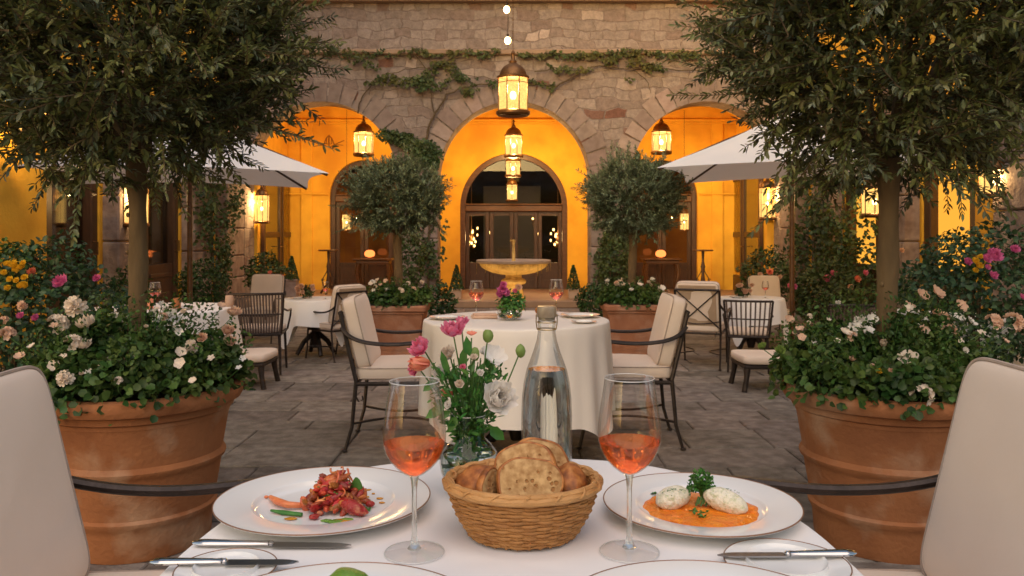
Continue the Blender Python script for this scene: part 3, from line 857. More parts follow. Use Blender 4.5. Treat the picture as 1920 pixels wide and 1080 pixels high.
lantern('wall lantern half hidden by leaves beside the large right olive trunk', X(1640, d), d, Z(404, d), Z(352, d), .30, 0, 18*PW, wall=1)
d = 7.45
lantern('wall lantern on the pier at the right edge above the pink peonies', X(1893, d)-.14, d, Z(366, d), Z(318, d), .25, 0, 16*PW, wall=1)
d = 9.45
lantern('wall lantern hidden behind the large left olive trunk', X(252, d), d, Z(422, d), Z(352, d), .30, 0, 16*PW, wall=-1)
d = 15.1
lantern('small lantern shining near the left arched door', X(650, d), d, Z(432, d), Z(402, d), .16, 3.5, 8*PW)
lantern('small lantern shining near the right arched door', X(1283, d), d, Z(432, d), Z(400, d), .16, 3.5, 8*PW)
d = 7.3
lantern('wall lantern behind the leaves at the far left edge of the courtyard', -4.32, d, 2.1, 2.4, .26, 0, 26*PW, wall=-1)
# bare bulbs on the pendant wire
for px, py, lb in ((950, 18, 'upper bare glowing bulb on the wire above the largest lantern'), (952, 76, 'lower bare glowing bulb on the wire above the largest lantern')):
    d = 9.2
    t = thing('festoon_bulb', lb, 'light bulb', (X(px, d), d, Z(py, d)), group='bare bulbs above the big lantern')
    MB().ell((0, 0, 0), (.036, .036, .042), 12).build('glass_bulb', M['bulb'], t)
    k = MB(); k.tube([(0, 0, .03), (0, 0, .075)], .013, 8); k.build('socket', M['iron'], t)
    k = MB(); k.tube([(0, 0, .07), (.004, 0, .3), (0, 0, 5.4-Z(py, d))], .003, 4); k.build('cord', M['iron'], t)
# festoon light power
for px, py in ((950, 18), (952, 76)):
    pass

# added chandeliers standing in for golden reflections in the outer door panes
for px, lab in ((884, 'added warm chandelier in place of reflections in the left panes of the central door'), (1046, 'added warm chandelier in place of reflections in the right panes of the central door')):
    d = 17.3; q = random.Random(px)
    t = thing('chandelier', lab, 'chandelier', (X(px, d), d, Z(452, d)), group='added chandeliers in place of reflections in the central door')
    k = MB(); k.tube([(0, 0, .05), (0, 0, 1.6)], .008, 5); k.ell((0, 0, .06), (.05, .05, .09), 10)
    k.build('stem', M['bronze'], t)
    for i in range(14):
        a = i*2.4; rr = .06+.12*((i % 5)/5); zz = -.12+.40*(i/14)
        ar = MB(); ar.tube([(0, 0, .05), (rr*.6*math.cos(a), rr*.6*math.sin(a), zz-.05), (rr*math.cos(a), rr*math.sin(a), zz)], .005, 4); ar.build('arm', M['bronze'], t)
        b_ = MB(); b_.ell((0, 0, 0), (.014+.012*q.random(),)*2+(.03,), 8); b_.build('bulb', M['ember'], t, loc=(rr*math.cos(a), rr*math.sin(a), zz+.02))
    l_ = bpy.data.lights.new('added_chandelier_light', 'POINT'); l_.energy = 9; l_.color = (1, .62, .25); l_.shadow_soft_size = .1  # lamp added to brighten the room behind the panes
    lo = bpy.data.objects.new('added_chandelier_light', l_); COL.objects.link(lo); lo.parent = t; lo.location = (0, -.25, .1)

# small added lamps standing in for glows reflected in the central door
for i, (px, py, s_) in enumerate(((860+26, 446, .05), (881, 452, .045), (916, 436, .05), (1046, 452, .06), (1043, 440, .045), (1011, 438, .05), (915, 410, .03), (999, 410, .03))):
    d = 17.4
    t = thing('reflection_standin_lamp', ['added lamp for the reflected glow low in the leftmost door pane', 'smaller added lamp for a reflected glow in the leftmost door pane', 'added lamp for the reflected glow left of the fountain jet', 'added lamp for the reflected glow low in the rightmost door pane', 'smaller added lamp for a reflected glow in the rightmost door pane', 'added lamp for the reflected glow right of the fountain jet', 'tiny added light for an upper left reflection in the door glass', 'tiny added light for an upper right reflection in the door glass'][i], 'lamp', (X(px, d), d, Z(py, d)), group='added lamps for reflections in the door glass')
    MB().ell((0, 0, 0), (s_*.7, s_*.7, s_*.8), 8).build('shade', M['ember'], t)
    k = MB(); k.tube([(0, 0, -.02), (0, 0, -.12), (0, .12, -.14)], .008, 5); k.ell((0, 0, -.05), (s_, s_, .01), 8); k.build('arm', M['bronze'], t)
# ================================================================== POTS
def round_pot(label, x, y):
    t = thing('terracotta_pot', label, 'plant pot', (x, y, 0), group='large round terracotta pots')
    b = MB()
    prof = [(.0, .012), (.235, .012), (.255, 0), (.262, .02), (.268, .10), (.276, .125), (.284, .135), (.286, .148), (.276, .158), (.30, .30), (.305, .315), (.316, .325), (.319, .338), (.312, .350), (.306, .356),
            (.330, .50), (.334, .515), (.347, .522), (.349, .535)]
    b.lathe(prof, 64, close=False); b.build('body', M['terracotta'], t)
    r = MB(); r.lathe([(.349, .535), (.352, .545), (.375, .553), (.384, .57), (.385, .592), (.377, .607), (.360, .613), (.343, .607), (.336, .59), (.333, .50)], 64, close=False)
    r.build('rim', M['terracotta'], t)
    s = MB(); s.lathe([(.334, .545), (.2, .565), (.001, .575)], 32, close=False); s.build('soil', M['soil'], t)
    return t
PL = (X(264, 3.22), 3.22); PR = (X(1658, 3.22), 3.22)
round_pot('large round terracotta pot under the left olive tree', *PL)
round_pot('large round terracotta pot under the right olive tree', *PR)

def square_pot(label, x, y, w=.60, h=.50, mat='terracotta_dull', name='square_planter'):
    t = thing(name, label, 'planter', (x, y, 0))
    b = MB(); hb = w/2*.80; ht = w/2*.97
    def frus(z0, z1, a0, a1):
        vs = [(-a0, -a0, z0), (a0, -a0, z0), (a0, a0, z0), (-a0, a0, z0), (-a1, -a1, z1), (a1, -a1, z1), (a1, a1, z1), (-a1, a1, z1)]
        b.add(vs, [(0, 3, 2, 1), (0, 1, 5, 4), (1, 2, 6, 5), (2, 3, 7, 6), (3, 0, 4, 7)])
    frus(0, .05, hb+.015, hb+.015); frus(.05, h*.86, hb, ht)
    b.build('body', M[mat], t, smooth=False)
    r = MB(); r.box((0, 0, h*.935), (w*1.08, w*1.08, h*.13), bev=.015); r.box((0, 0, h*.85), (w*1.02, w*1.02, h*.04), bev=.006)
    r.build('rim', M[mat], t, smooth=False)
    s = MB(); s.box((0, 0, h*1.0), (w*.92, w*.92, .02)); s.build('soil', M['soil'], t, smooth=False)
    return t
SL = (X(746, 8.3), 8.3); SR_ = (X(1186, 8.3), 8.3)
square_pot('square terracotta planter under the small left olive tree', *SL, w=.58, h=.50)
square_pot('square terracotta planter under the small right olive tree', *SR_, w=.58, h=.51)

# ================================================================== OLIVE TREES
olive_tree('large olive tree in the left round pot, its crown filling the upper left', (X(256, 3.22), 3.22), .57, (-.04, 0, 2.0), .75, .036, 1750, 11, .032, .058, .19, M['olive'], tw_len=.24, lpt=13, trunk_top=1.52, sq=(1.0, .95, .92), droop=0)
olive_tree('large olive tree in the right round pot, its crown filling the upper right', (X(1664, 3.22), 3.22), .57, (.03, 0, 2.03), .745, .040, 1750, 23, .032, .058, .19, M['olive'], tw_len=.24, lpt=13, trunk_top=1.50, sq=(1.0, .95, .92), droop=0)
olive_tree('small clipped olive tree in the square planter left of the fountain', SL, .5, (0, 0, 1.57), .50, .042, 950, 31, .035, .06, .17, M['olive2'], tw_len=.15, lpt=11, trunk_top=1.2, sq=(1.06, 1, .86))
olive_tree('small clipped olive tree in the square planter right of the fountain', SR_, .5, (0, 0, 1.56), .50, .042, 950, 47, .035, .06, .17, M['olive2'], tw_len=.15, lpt=11, trunk_top=1.2, sq=(1.02, 1, .92))
# neighbouring olive branches reaching in from outside the frame
olive_tree('olive tree at the far left edge standing beside the wing wall', (-3.55, 5.3), 0, (0, 0, 2.35), .62, .05, 420, 53, .04, .065, .18, M['olive'], tw_len=.24, lpt=11, trunk_top=1.8, droop=.0)
olive_tree('olive tree at the far right edge standing beside the wing wall', (3.75, 5.3), 0, (0, 0, 2.35), .62, .05, 420, 59, .04, .065, .18, M['olive'], tw_len=.24, lpt=11, trunk_top=1.8, droop=.0)

# ================================================================== GERANIUMS & FLOWERS IN POTS
def geranium(label, x, y, z, seed, rx, ry, h, nleaf, blooms, lsz=(.020, .038), small=0, leafmat='leaf', cat='flowering plant', name='geranium_plant', wr=.42, n_sprigs=12, stemmed=True):
    q = random.Random(seed)
    t = thing(name, label, cat, (x, y, z))
    P = []; D = []; N = []; L = []; W = []
    for i in range(nleaf):
        a = q.uniform(0, 2*PI); rr = q.random()**.5
        if rr > .8: rr *= q.uniform(.92, 1.10)
        hh = h*(1-.52*rr**3)*(.82+.25*math.sin(a*3+seed)*math.sin(rr*5+a*2))
        dep = q.random()**1.8
        p = Vector((rx*rr*math.cos(a), ry*rr*math.sin(a), hh*(1-dep*.75)-.02 - (max(0, rr-.97)*.5*q.random())))
        nn = Vector((math.cos(a)*rr*1.1, math.sin(a)*rr*1.1, .75)).normalized()
        d = (nn*.25+unit(q)*.8+Vector((math.cos(a), math.sin(a), -.25))*.6).normalized()
        P.append(p); D.append(d); N.append(nn+unit(q)*.5); l_ = q.uniform(*lsz); L.append(l_); W.append(l_*wr*q.uniform(.8, 1.2))
    for i in range(int(nleaf*.45)):     # looser narrow-leaved sprigs rising through the mound
        k = i//9
        qq = random.Random(seed*1000+k); a = qq.uniform(0, 2*PI); rr = qq.random()**.5
        f = (i % 9)/9
        p = Vector((rx*rr*math.cos(a)*(1+.12*f), ry*rr*math.sin(a)*(1+.12*f), h*(1-.5*rr**3)*(.55+.75*f)))
        P.append(p); D.append(unit(q)+Vector((0, 0, .35))); N.append(unit(q)+Vector((0, 0, .6))); l_ = q.uniform(*lsz)*.62; L.append(l_); W.append(l_*.26)
    leaf_mesh('foliage', P, D, N, L, W, M[leafmat], t, fold=.3, curl=.12, shape=(.3, .75), sh=(1.0, .95))
    st = MB()
    for i in range(n_sprigs*3):
        a = q.uniform(0, 2*PI); rr = q.uniform(.1, .9)
        st.tube([(0, 0, -.01), (rx*rr*.5*math.cos(a), ry*rr*.5*math.sin(a), h*.4), (rx*rr*math.cos(a), ry*rr*math.sin(a), h*(1-.7*rr*rr))], .0022, 4, cap=False)
    for (bx, by, bz, sz, kind, mat) in blooms:
        p = Vector((bx, by, bz)); 
        if stemmed: st.tube([(bx*.6, by*.6, max(0, bz-.12)), (bx*.9, by*.95, bz-.04), (bx, by, bz-.004)], .0018, 4, cap=False)
        f = Vector((bx*.6, -.65, .75)) if True else None
        f = (f+unit(q)*.35)
        bloom(kind, mat, q.randint(0, 99), t, p, sz, f)
    st.build('stems', M['stem'], t)
    return t
def pxblooms(lst, x, y, z, dd=None):
    """(px, py, depth, size_px, kind, mat) -> local"""
    out = []
    for px, py, d, s, kind, mat in lst:
        out.append((X(px, d)-x, d-y, Z(py, d)-z, s/F*d, kind, mat))
    return out
def extra(sd):
    q = random.Random(sd); o = []
    for i in range(30):
        a = q.uniform(-PI, PI); rr = q.uniform(.35, .98)
        z = .33*(1-.52*rr**3)*(.82+.25*math.sin(a*3+sd))+q.uniform(-.01, .04)
        o.append((.39*rr*math.cos(a), .37*rr*math.sin(a), z, q.uniform(.009, .020), q.choice(('open', 'tiny', 'cluster', 'double')), q.choice(('white', 'white', 'cream', 'whitec'))))
    return o
bl = [(143, 575, 3.05, 24, 'cluster', 'white'), (108, 608, 3.0, 22, 'cluster', 'white'), (163, 612, 3.0, 22, 'double', 'white'), (136, 645, 2.95, 20, 'cluster', 'white'), (158, 650, 2.96, 17, 'double', 'white'),
      (124, 710, 2.86, 19, 'cluster', 'white'), (102, 687, 2.9, 13, 'open', 'white'), (38, 670, 3.0, 12, 'open', 'cream'), (14, 628, 3.1, 17, 'cluster', 'cream'), (245, 668, 3.0, 16, 'cluster', 'cream'), (208, 675, 2.95, 9, 'open', 'white'),
      (222, 714, 2.86, 9, 'cluster', 'white'), (357, 650, 3.05, 16, 'cluster', 'white'), (338, 662, 3.0, 12, 'open', 'white'), (378, 635, 3.05, 12, 'double', 'cream'), (338, 682, 2.95, 12, 'open', 'white'), (362, 715, 2.92, 9, 'open', 'white'),
      (428, 622, 3.25, 15, 'double', 'cream'), (438, 590, 3.3, 16, 'double', 'cream'), (430, 642, 3.22, 15, 'double', 'cream'), (415, 575, 3.4, 10, 'open', 'cream'), (320, 592, 3.45, 14, 'open', 'whitec'), (300, 608, 3.4, 12, 'open', 'whitec'),
      (290, 588, 3.45, 12, 'tiny', 'whitec'), (310, 618, 3.35, 10, 'tiny', 'whitec'), (332, 600, 3.4, 12, 'open', 'whitec'), (288, 628, 3.3, 9, 'tiny', 'whitec'), (300, 640, 3.2, 8, 'tiny', 'whitec'), (216, 600, 3.4, 17, 'cluster', 'whitec'),
      (205, 620, 3.3, 12, 'cluster', 'whitec'), (60, 650, 3.0, 9, 'open', 'white'), (396, 672, 3.05, 8, 'tiny', 'white'), (455, 672, 3.2, 7, 'tiny', 'whitec'), (448, 690, 3.15, 7, 'tiny', 'whitec'), (180, 690, 2.9, 8, 'open', 'white'), (84, 740, 2.85, 9, 'cluster', 'white')]
geranium('white geraniums spilling over the left round pot', PL[0], PL[1], .57, 5, .385, .37, .33, 5200, pxblooms(bl, PL[0], PL[1], .57)+extra(41))
br_ = [(1703, 676, 2.92, 21, 'open', 'white'), (1728, 742, 2.85, 24, 'cluster', 'white'), (1655, 648, 3.0, 13, 'tulip', 'white'), (1648, 698, 2.9, 8, 'double', 'yellow'), (1606, 618, 3.1, 18, 'cluster', 'whitec'), (1612, 605, 3.2, 14, 'double', 'whitec'),
       (1585, 625, 3.05, 12, 'open', 'white'), (1598, 632, 3.05, 11, 'cluster', 'cream'), (1635, 600, 3.2, 12, 'open', 'whitec'), (1630, 620, 3.1, 10, 'open', 'whitec'), (1687, 590, 3.35, 14, 'open', 'whitec'), (1712, 588, 3.35, 12, 'open', 'whitec'),
       (1705, 575, 3.4, 12, 'open', 'cream'), (1728, 555, 3.5, 14, 'open', 'cream'), (1756, 550, 3.5, 16, 'open', 'cream'), (1755, 590, 3.3, 11, 'double', 'cream'), (1768, 596, 3.3, 14, 'cluster', 'cream'), (1780, 620, 3.15, 15, 'cluster', 'cream'),
       (1795, 600, 3.3, 16, 'open', 'whitec'), (1820, 605, 3.3, 13, 'open', 'whitec'), (1862, 605, 3.3, 19, 'cluster', 'cream'), (1897, 605, 3.3, 22, 'cluster', 'cream'), (1800, 575, 3.4, 14, 'open', 'cream'), (1745, 604, 3.2, 6, 'tiny', 'whitec'),
       (1722, 612, 3.15, 6, 'tiny', 'whitec'), (1735, 600, 3.2, 6, 'tiny', 'whitec'), (1462, 660, 3.1, 12, 'double', 'budm'), (1430, 652, 3.2, 10, 'double', 'budm'), (1500, 618, 3.2, 9, 'open', 'cream'), (1480, 600, 3.3, 10, 'open', 'cream'),
       (1840, 625, 3.2, 9, 'tiny', 'white'), (1800, 640, 3.1, 8, 'tiny', 'white'), (1738, 718, 2.88, 10, 'cluster', 'cream'), (1570, 640, 3.0, 7, 'tiny', 'white'), (1885, 640, 3.2, 8, 'open', 'cream')]
geranium('white and cream flowers with dense ferny leaves over the right round pot', PR[0], PR[1], .57, 8, .40, .38, .33, 5400, pxblooms(br_, PR[0], PR[1], .57)+extra(43))
for (c, lab, sd) in ((SL, 'small white flowers round the small left olive trunk', 61), (SR_, 'small white flowers round the small right olive trunk', 67)):
    q = random.Random(sd); bb = []
    for i in range(26):
        a = q.uniform(PI, 2*PI) if q.random() < .75 else q.uniform(0, PI); rr = q.uniform(.1, .36)
        bb.append((rr*math.cos(a), rr*math.sin(a)*.9, q.uniform(.12, .24), q.uniform(.018, .036), q.choice(('cluster', 'open', 'double')), q.choice(('white', 'white', 'cream', 'whitec'))))
    geranium(lab, c[0], c[1], .5, sd, .33, .32, .22, 1500, bb, lsz=(.03, .05))

# ---- shrubs
def shrub(name, label, c, r, n, mat, seed, lsz=(.02, .035), wr=.35, blooms=(), cat='shrub', cone=False, stem=True, base=None):
    q = random.Random(seed)
    z0 = base if base is not None else c[2]-r[2]
    t = thing(name, label, cat, (c[0], c[1], z0))
    if cone:
        def smp(q):
            f = q.random()**1.4; a = q.uniform(0, 2*PI); rr = r[0]*(1-f)**.85*(q.uniform(.6, 1)**.5)
            return Vector((rr*math.cos(a), rr*math.sin(a), 2*r[2]*f+(c[2]-r[2]-z0))), Vector((math.cos(a), math.sin(a), .3))
    else:
        smp = ball_sampler((0, 0, c[2]-z0), r)
    P, D, N, L, W = foliage_pts(q, n, smp, lsz[0], lsz[1], wr)
    leaf_mesh('foliage', P, D, N, L, W, M[mat], t)
    if stem:
        s = MB()
        for i in range(7):
            p, nn = smp(q); s.tube([(0, 0, 0), (p.x*.3, p.y*.3, p.z*.5), tuple(p*.9)], [.012, .008, .003], 5, cap=False)
        s.build('stem', M['barkd'], t)
    for (px, py, d, sz, kind, m) in blooms:
        bloom(kind, m, q.randint(0, 99), t, (X(px, d)-c[0], d-c[1], Z(py, d)-z0), sz/F*d, (q.uniform(-.3, .3), -1, .5+q.random()*.4))
    return t
shrub('rose_bush', 'dense rose bush with pink peonies at the left edge', (X(80, 4.6), 4.6, .72), (.46, .40, .42), 4600, 'rosy', 71, (.024, .044), .4,
      [(115, 532, 4.25, 17, 'double', 'magenta'), (182, 523, 4.5, 9, 'double', 'magenta'), (62, 492, 4.6, 10, 'double', 'magenta'), (68, 597, 4.15, 9, 'double', 'magenta'), (40, 593, 4.1, 9, 'double', 'magenta'), (62, 512, 4.4, 11, 'double', 'coral'), (42, 573, 4.15, 11, 'cluster', 'cream'), (8, 600, 4.1, 9, 'cluster', 'cream')], cat='rose bush', base=0)
bq = random.Random(4)
shrub('yellow_flower_bush', 'loose bush of bright yellow blossoms at the far left', (X(25, 4.5), 4.5, .98), (.15, .14, .18), 380, 'leaf', 73, (.025, .045), .4,
      [(bq.uniform(5, 50), bq.uniform(490, 545), 4.3, 7.5, 'double', 'yellow') for _ in range(20)], cat='flowering bush', base=.0)
shrub('rose_bush', 'dense rose bush with magenta peonies at the right edge', (X(1840, 5.0), 5.0, .80), (.50, .42, .42), 5000, 'rosy', 77, (.024, .044), .4,
      [(1860, 482, 4.6, 18, 'double', 'magenta'), (1848, 487, 4.55, 12, 'double', 'magenta'), (1812, 492, 4.7, 10, 'double', 'magenta'), (1901, 470, 4.7, 11, 'double', 'magenta'), (1860, 518, 4.5, 11, 'double', 'magenta'), (1916, 558, 4.5, 8, 'double', 'magenta'), (1850, 502, 4.5, 7, 'double', 'magenta')], cat='rose bush', base=0)
shrub('yellow_flower_bush', 'yellow blossoms in front of the right edge rose bush', (X(1830, 4.75), 4.75, .98), (.07, .07, .10), 120, 'leaf', 79, (.02, .035), .4,
      [(1827, 490, 4.6, 9, 'double', 'yellow'), (1834, 500, 4.6, 9, 'double', 'yellow'), (1828, 508, 4.6, 7, 'double', 'yellow'), (1838, 482, 4.6, 6, 'double', 'yellow')], cat='flowering bush', base=0)
shrub('low_bush', 'low dark bush between the right pier and the right rose bush', (X(1755, 6.6), 6.6, .55), (.42, .36, .42), 1800, 'leafd', 81, (.03, .05), .4, base=0)
shrub('boxwood', 'rounded boxwood beside the dark left wing door', (X(381, 9.6), 9.6, .62), (.31, .3, .27), 2200, 'leafd', 83, (.025, .04), .4, base=0)
shrub('boxwood', 'dark boxwood half hidden behind the left olive trunk', (X(243, 8.6), 8.6, .60), (.24, .24, .25), 1100, 'leafd', 85, (.025, .04), .4, base=0)
shrub('low_bush', 'loose leafy bush behind the cream armchair under the left parasol', (X(497, 11.5), 11.5, .66), (.27, .25, .27), 1100, 'ivy', 87, (.035, .06), .36,
      [(528, 520, 11.2, 6, 'double', 'coral'), (507, 512, 11.2, 5, 'double', 'coral')], base=0)
shrub('low_bush', 'round green bush left of the front table behind the planter', (X(824, 9.2), 9.2, .42), (.19, .18, .22), 900, 'leafd', 89, (.03, .05), .36, base=0)
shrub('low_bush', 'round green bush right of the fountain beside the square planter', (X(1110, 9.2), 9.2, .43), (.17, .17, .21), 850, 'leafd', 91, (.03, .05), .36, base=0)
shrub('rose_bush', 'rose bush with pale orange blooms near the right glazed door', (X(1440, 11), 11, .68), (.36, .3, .32), 1500, 'ivy', 93, (.035, .06), .36,
      [(1443, 512, 10.6, 8, 'double', 'coral'), (1424, 516, 10.6, 6, 'double', 'cream'), (1462, 520, 10.6, 5, 'double', 'cream'), (1436, 540, 10.6, 5, 'double', 'cream')], cat='rose bush', base=0)
shrub('leafy_plant', 'leafy plant at the foot of the left pier beside the central door', (X(770, 12.6), 12.6, .85), (.22, .2, .5), 900, 'ivy', 95, (.04, .07), .36, base=0)
shrub('leafy_plant', 'leafy plant at the foot of the right pier beside the central door', (X(1150, 12.6), 12.6, .85), (.22, .2, .5), 900, 'ivy', 96, (.04, .07), .36, base=0)
# topiary cones with planters
for px, lab, py0, d, pm_, wpx in ((856, 'left of the central arched door', 541, 13.75, 'ttan', 19), (1075, 'right of the central arched door', 541, 13.75, 'ttan', 19), (547, 'beside the lit left glazed door', 523, 14.2, 'pier', 22)):
    zt = Z(py0, d); x = X(px, d); w_ = wpx/F*d
    t = thing('stone_planter', 'tall square planter '+lab, 'planter', (x, d, .12), group='tall planters with topiary')
    b = MB(); b.box((0, 0, (zt-.12)/2), (w_, w_, zt-.12), bev=.008); b.build('body', M[pm_], t, smooth=False)
    b = MB(); b.box((0, 0, zt-.12-.02), (w_*1.1, w_*1.1, .04), bev=.008); b.build('rim', M[pm_], t, smooth=False)
    shrub('topiary_cone', 'clipped dark topiary cone '+lab, (x, d, zt+.19), (.12, .12, .20), 1100, 'leafd', px, (.02, .032), .4, cone=True, base=zt, cat='topiary')

# ---- ivies on walls
def ivy(name, label, stems, blobs, seed, mat='vine', yof=0, plane='y', lsz=(.035, .07), dens=.8, cat='climbing plant', blooms=()):
    """stems: list of polylines of world points; blobs: (x,y,z, rx,ry,rz, n)"""
    q = random.Random(seed)
    o = Vector(stems[0][0][0]) if stems else Vector(blobs[0][:3])
    t = thing(name, label, cat, tuple(o))
    s = MB()
    for pl, r in stems:
        pts = [Vector(p)-o for p in pl]; fine = []
        for a, b in zip(pts[:-1], pts[1:]):
            for k in range(4): fine.append(a.lerp(b, k/4)+Vector((q.uniform(-1, 1), 0, q.uniform(-1, 1)))*.02)
        fine.append(pts[-1]); s.tube(fine, [r*(1-.5*i/len(fine)) for i in range(len(fine))], 6)
    if stems: s.build('stem', M['barkd'], t)
    P = []; D = []; N = []; L = []; W = []
    for (bx, by, bz, rx, ry, rz_, n_) in blobs:
        for i in range(int(n_*dens)):
            d = unit(q); k = q.random()**.4
            P.append(Vector((bx+d.x*rx*k, by+d.y*ry*k, bz+d.z*rz_*k))-o)
            D.append(Vector((q.uniform(-1, 1), q.uniform(-.5, .1), q.uniform(-1, .35)))); 
            nn = Vector((0, -1, .3)) if plane == 'y' else Vector((-1 if bx > 0 else 1, -.3, .3))
            N.append(nn+unit(q)*.7); l_ = q.uniform(*lsz); L.append(l_); W.append(l_*.42)
    leaf_mesh('foliage', P, D, N, L, W, M[mat], t, shape=(.2, .6), sh=(1, .8))
    for (px, py, d, sz, kind, m) in blooms:
        bloom(kind, m, q.randint(0, 99), t, Vector((X(px, d), d, Z(py, d)))-o, sz/F*d, (q.uniform(-.3, .3), -1, .4))
    return t
def W3(px, py, d=13.52): return (X(px, d), d, Z(py, d))
def line_blobs(pts, step_px, r_px, n_, d=13.5, q=random.Random(9)):
    out = []
    for (x0, y0), (x1, y1) in zip(pts[:-1], pts[1:]):
        L_ = math.hypot(x1-x0, y1-y0); m = max(1, int(L_/step_px))
        for k in range(m):
            f = (k+q.random())/m; k_ = q.uniform(.3, 1.25)
            r = r_px/F*d*k_
            p = W3(x0+(x1-x0)*f+q.uniform(-4, 4), y0+(y1-y0)*f+q.uniform(-5, 7), d)
            out.append((p[0], p[1], p[2], r*1.5, .045, r*.8, int(n_*k_)))
    return out
ivy('climbing_vine', 'straggling vine across the wall above the left and central arches',
    [([W3(798, 262), W3(806, 235), W3(822, 205), W3(838, 178), W3(862, 166), W3(905, 158), W3(935, 152)], .020),
     ([W3(670, 212), W3(676, 190), W3(690, 165), W3(720, 140), W3(770, 128), W3(830, 124)], .012), ([W3(816, 215), W3(805, 165), W3(800, 130), W3(780, 105), W3(700, 97), W3(600, 98)], .012), ([W3(800, 130), W3(880, 98), W3(940, 97)], .01), ([W3(862, 166), W3(875, 140), W3(915, 146), W3(940, 158)], .008)],
    line_blobs([(610, 95), (650, 97), (720, 100), (800, 98), (860, 98), (935, 100)], 9, 7, 20)+line_blobs([(690, 155), (730, 145), (790, 152), (815, 125), (850, 112)], 8, 13, 46)
    + line_blobs([(860, 135), (880, 165), (872, 185)], 8, 12, 30)+line_blobs([(650, 108), (700, 118)], 9, 9, 20)+line_blobs([(770, 160), (830, 165), (860, 125)], 12, 11, 26)+line_blobs([(800, 145), (800, 165)], 8, 13, 30)+line_blobs([(880, 150), (935, 155)], 12, 6, 14), 101)
ivy('climbing_vine', 'vine trailing along the wall between the central and right arches',
    [([W3(975, 155), W3(1010, 158), W3(1045, 160), W3(1070, 148), W3(1095, 132), W3(1125, 124), W3(1180, 128), W3(1250, 130), W3(1330, 134)], .018),
     ([W3(980, 104), W3(1060, 102), W3(1150, 98), W3(1260, 96), W3(1340, 95)], .010), ([W3(1000, 135), W3(1050, 126), W3(1100, 130)], .010), ([W3(1190, 132), W3(1212, 150), W3(1220, 175)], .008)],
    line_blobs([(975, 102), (1060, 104), (1150, 100), (1240, 98), (1310, 96)], 8, 8, 24)+line_blobs([(990, 152), (1040, 160)], 8, 7, 18)+line_blobs([(1030, 126), (1075, 130), (1110, 128)], 8, 7, 20)
    + line_blobs([(1185, 115), (1240, 122)], 7, 12, 42)+line_blobs([(1130, 105), (1160, 112)], 8, 11, 30)+line_blobs([(1170, 142), (1190, 145)], 8, 8, 14)+line_blobs([(1280, 104), (1330, 120)], 10, 6, 12), 103)
ivy('ivy_clump', 'thick ivy clump hanging over the pier between left and central arches', [([W3(800, 560), W3(806, 420), W3(795, 330), W3(798, 262)], .022)],
    line_blobs([(722, 252), (760, 262), (790, 285), (815, 305)], 4, 16, 90)+line_blobs([(760, 265), (800, 270), (822, 290)], 6, 12, 50)+line_blobs([(815, 300), (835, 420), (822, 500), (826, 540)], 9, 6, 9)+line_blobs([(800, 440), (806, 520)], 8, 15, 34), 105, mat='ivy')
ivy('ivy_clump', 'dark ivy climbing the pier right of the central arch', [([W3(1150, 570), W3(1140, 480), W3(1150, 400)], .018)], line_blobs([(1140, 440), (1130, 500), (1150, 560)], 6, 17, 60)+line_blobs([(1165, 420), (1170, 540)], 8, 14, 40), 107, mat='ivy')
def wblobs(sx, y0, y1, z0, z1, n_, rr, q, dens):
    out = []
    for i in range(n_):
        out.append((sx*(4.40-q.uniform(0, .14)), q.uniform(y0, y1), q.uniform(z0, z1), .10, rr*q.uniform(.7, 1.3), rr*q.uniform(.7, 1.5), dens))
    return out
q = random.Random(12)
ivy('ivy_wall', 'tall ivy covering the pier near the left corner', [([(-4.42, 12.2, 0), (-4.42, 12.0, 1.0), (-4.4, 12.1, 2.4)], .025)], wblobs(-1, 11.3, 12.9, .75, 2.6, 34, .26, q, 62), 109, mat='ivy', plane='x')
ivy('ivy_wall', 'climbing rose and ivy thicket covering the right wing wall, with salmon blooms', [([(4.42, 10.8, 0), (4.4, 10.7, 1.0), (4.4, 10.9, 2.2)], .025), ([(4.4, 11.8, 0), (4.4, 11.9, 1.3)], .02)], wblobs(1, 9.9, 12.8, .25, 2.3, 62, .28, q, 72), 111, mat='ivy', plane='x',
    blooms=[(1550, 523, 9.9, 9, 'double', 'pink'), (1562, 513, 9.9, 8, 'double', 'pink'), (1621, 512, 9.5, 7, 'double', 'pink'), (1606, 524, 9.5, 8, 'double', 'coral'), (1594, 539, 9.5, 7, 'double', 'cream'), (1480, 537, 9.8, 7, 'double', 'pink'), (1488, 538, 9.8, 7, 'double', 'magenta'), (1690, 470, 8.9, 6, 'double', 'cream')])
shrub('low_bush', 'wide dark bush at the foot of the right wing ivy', (4.0, 10.2, .45), (.36, .9, .42), 2600, 'ivy', 113, (.04, .065), .36, base=0)

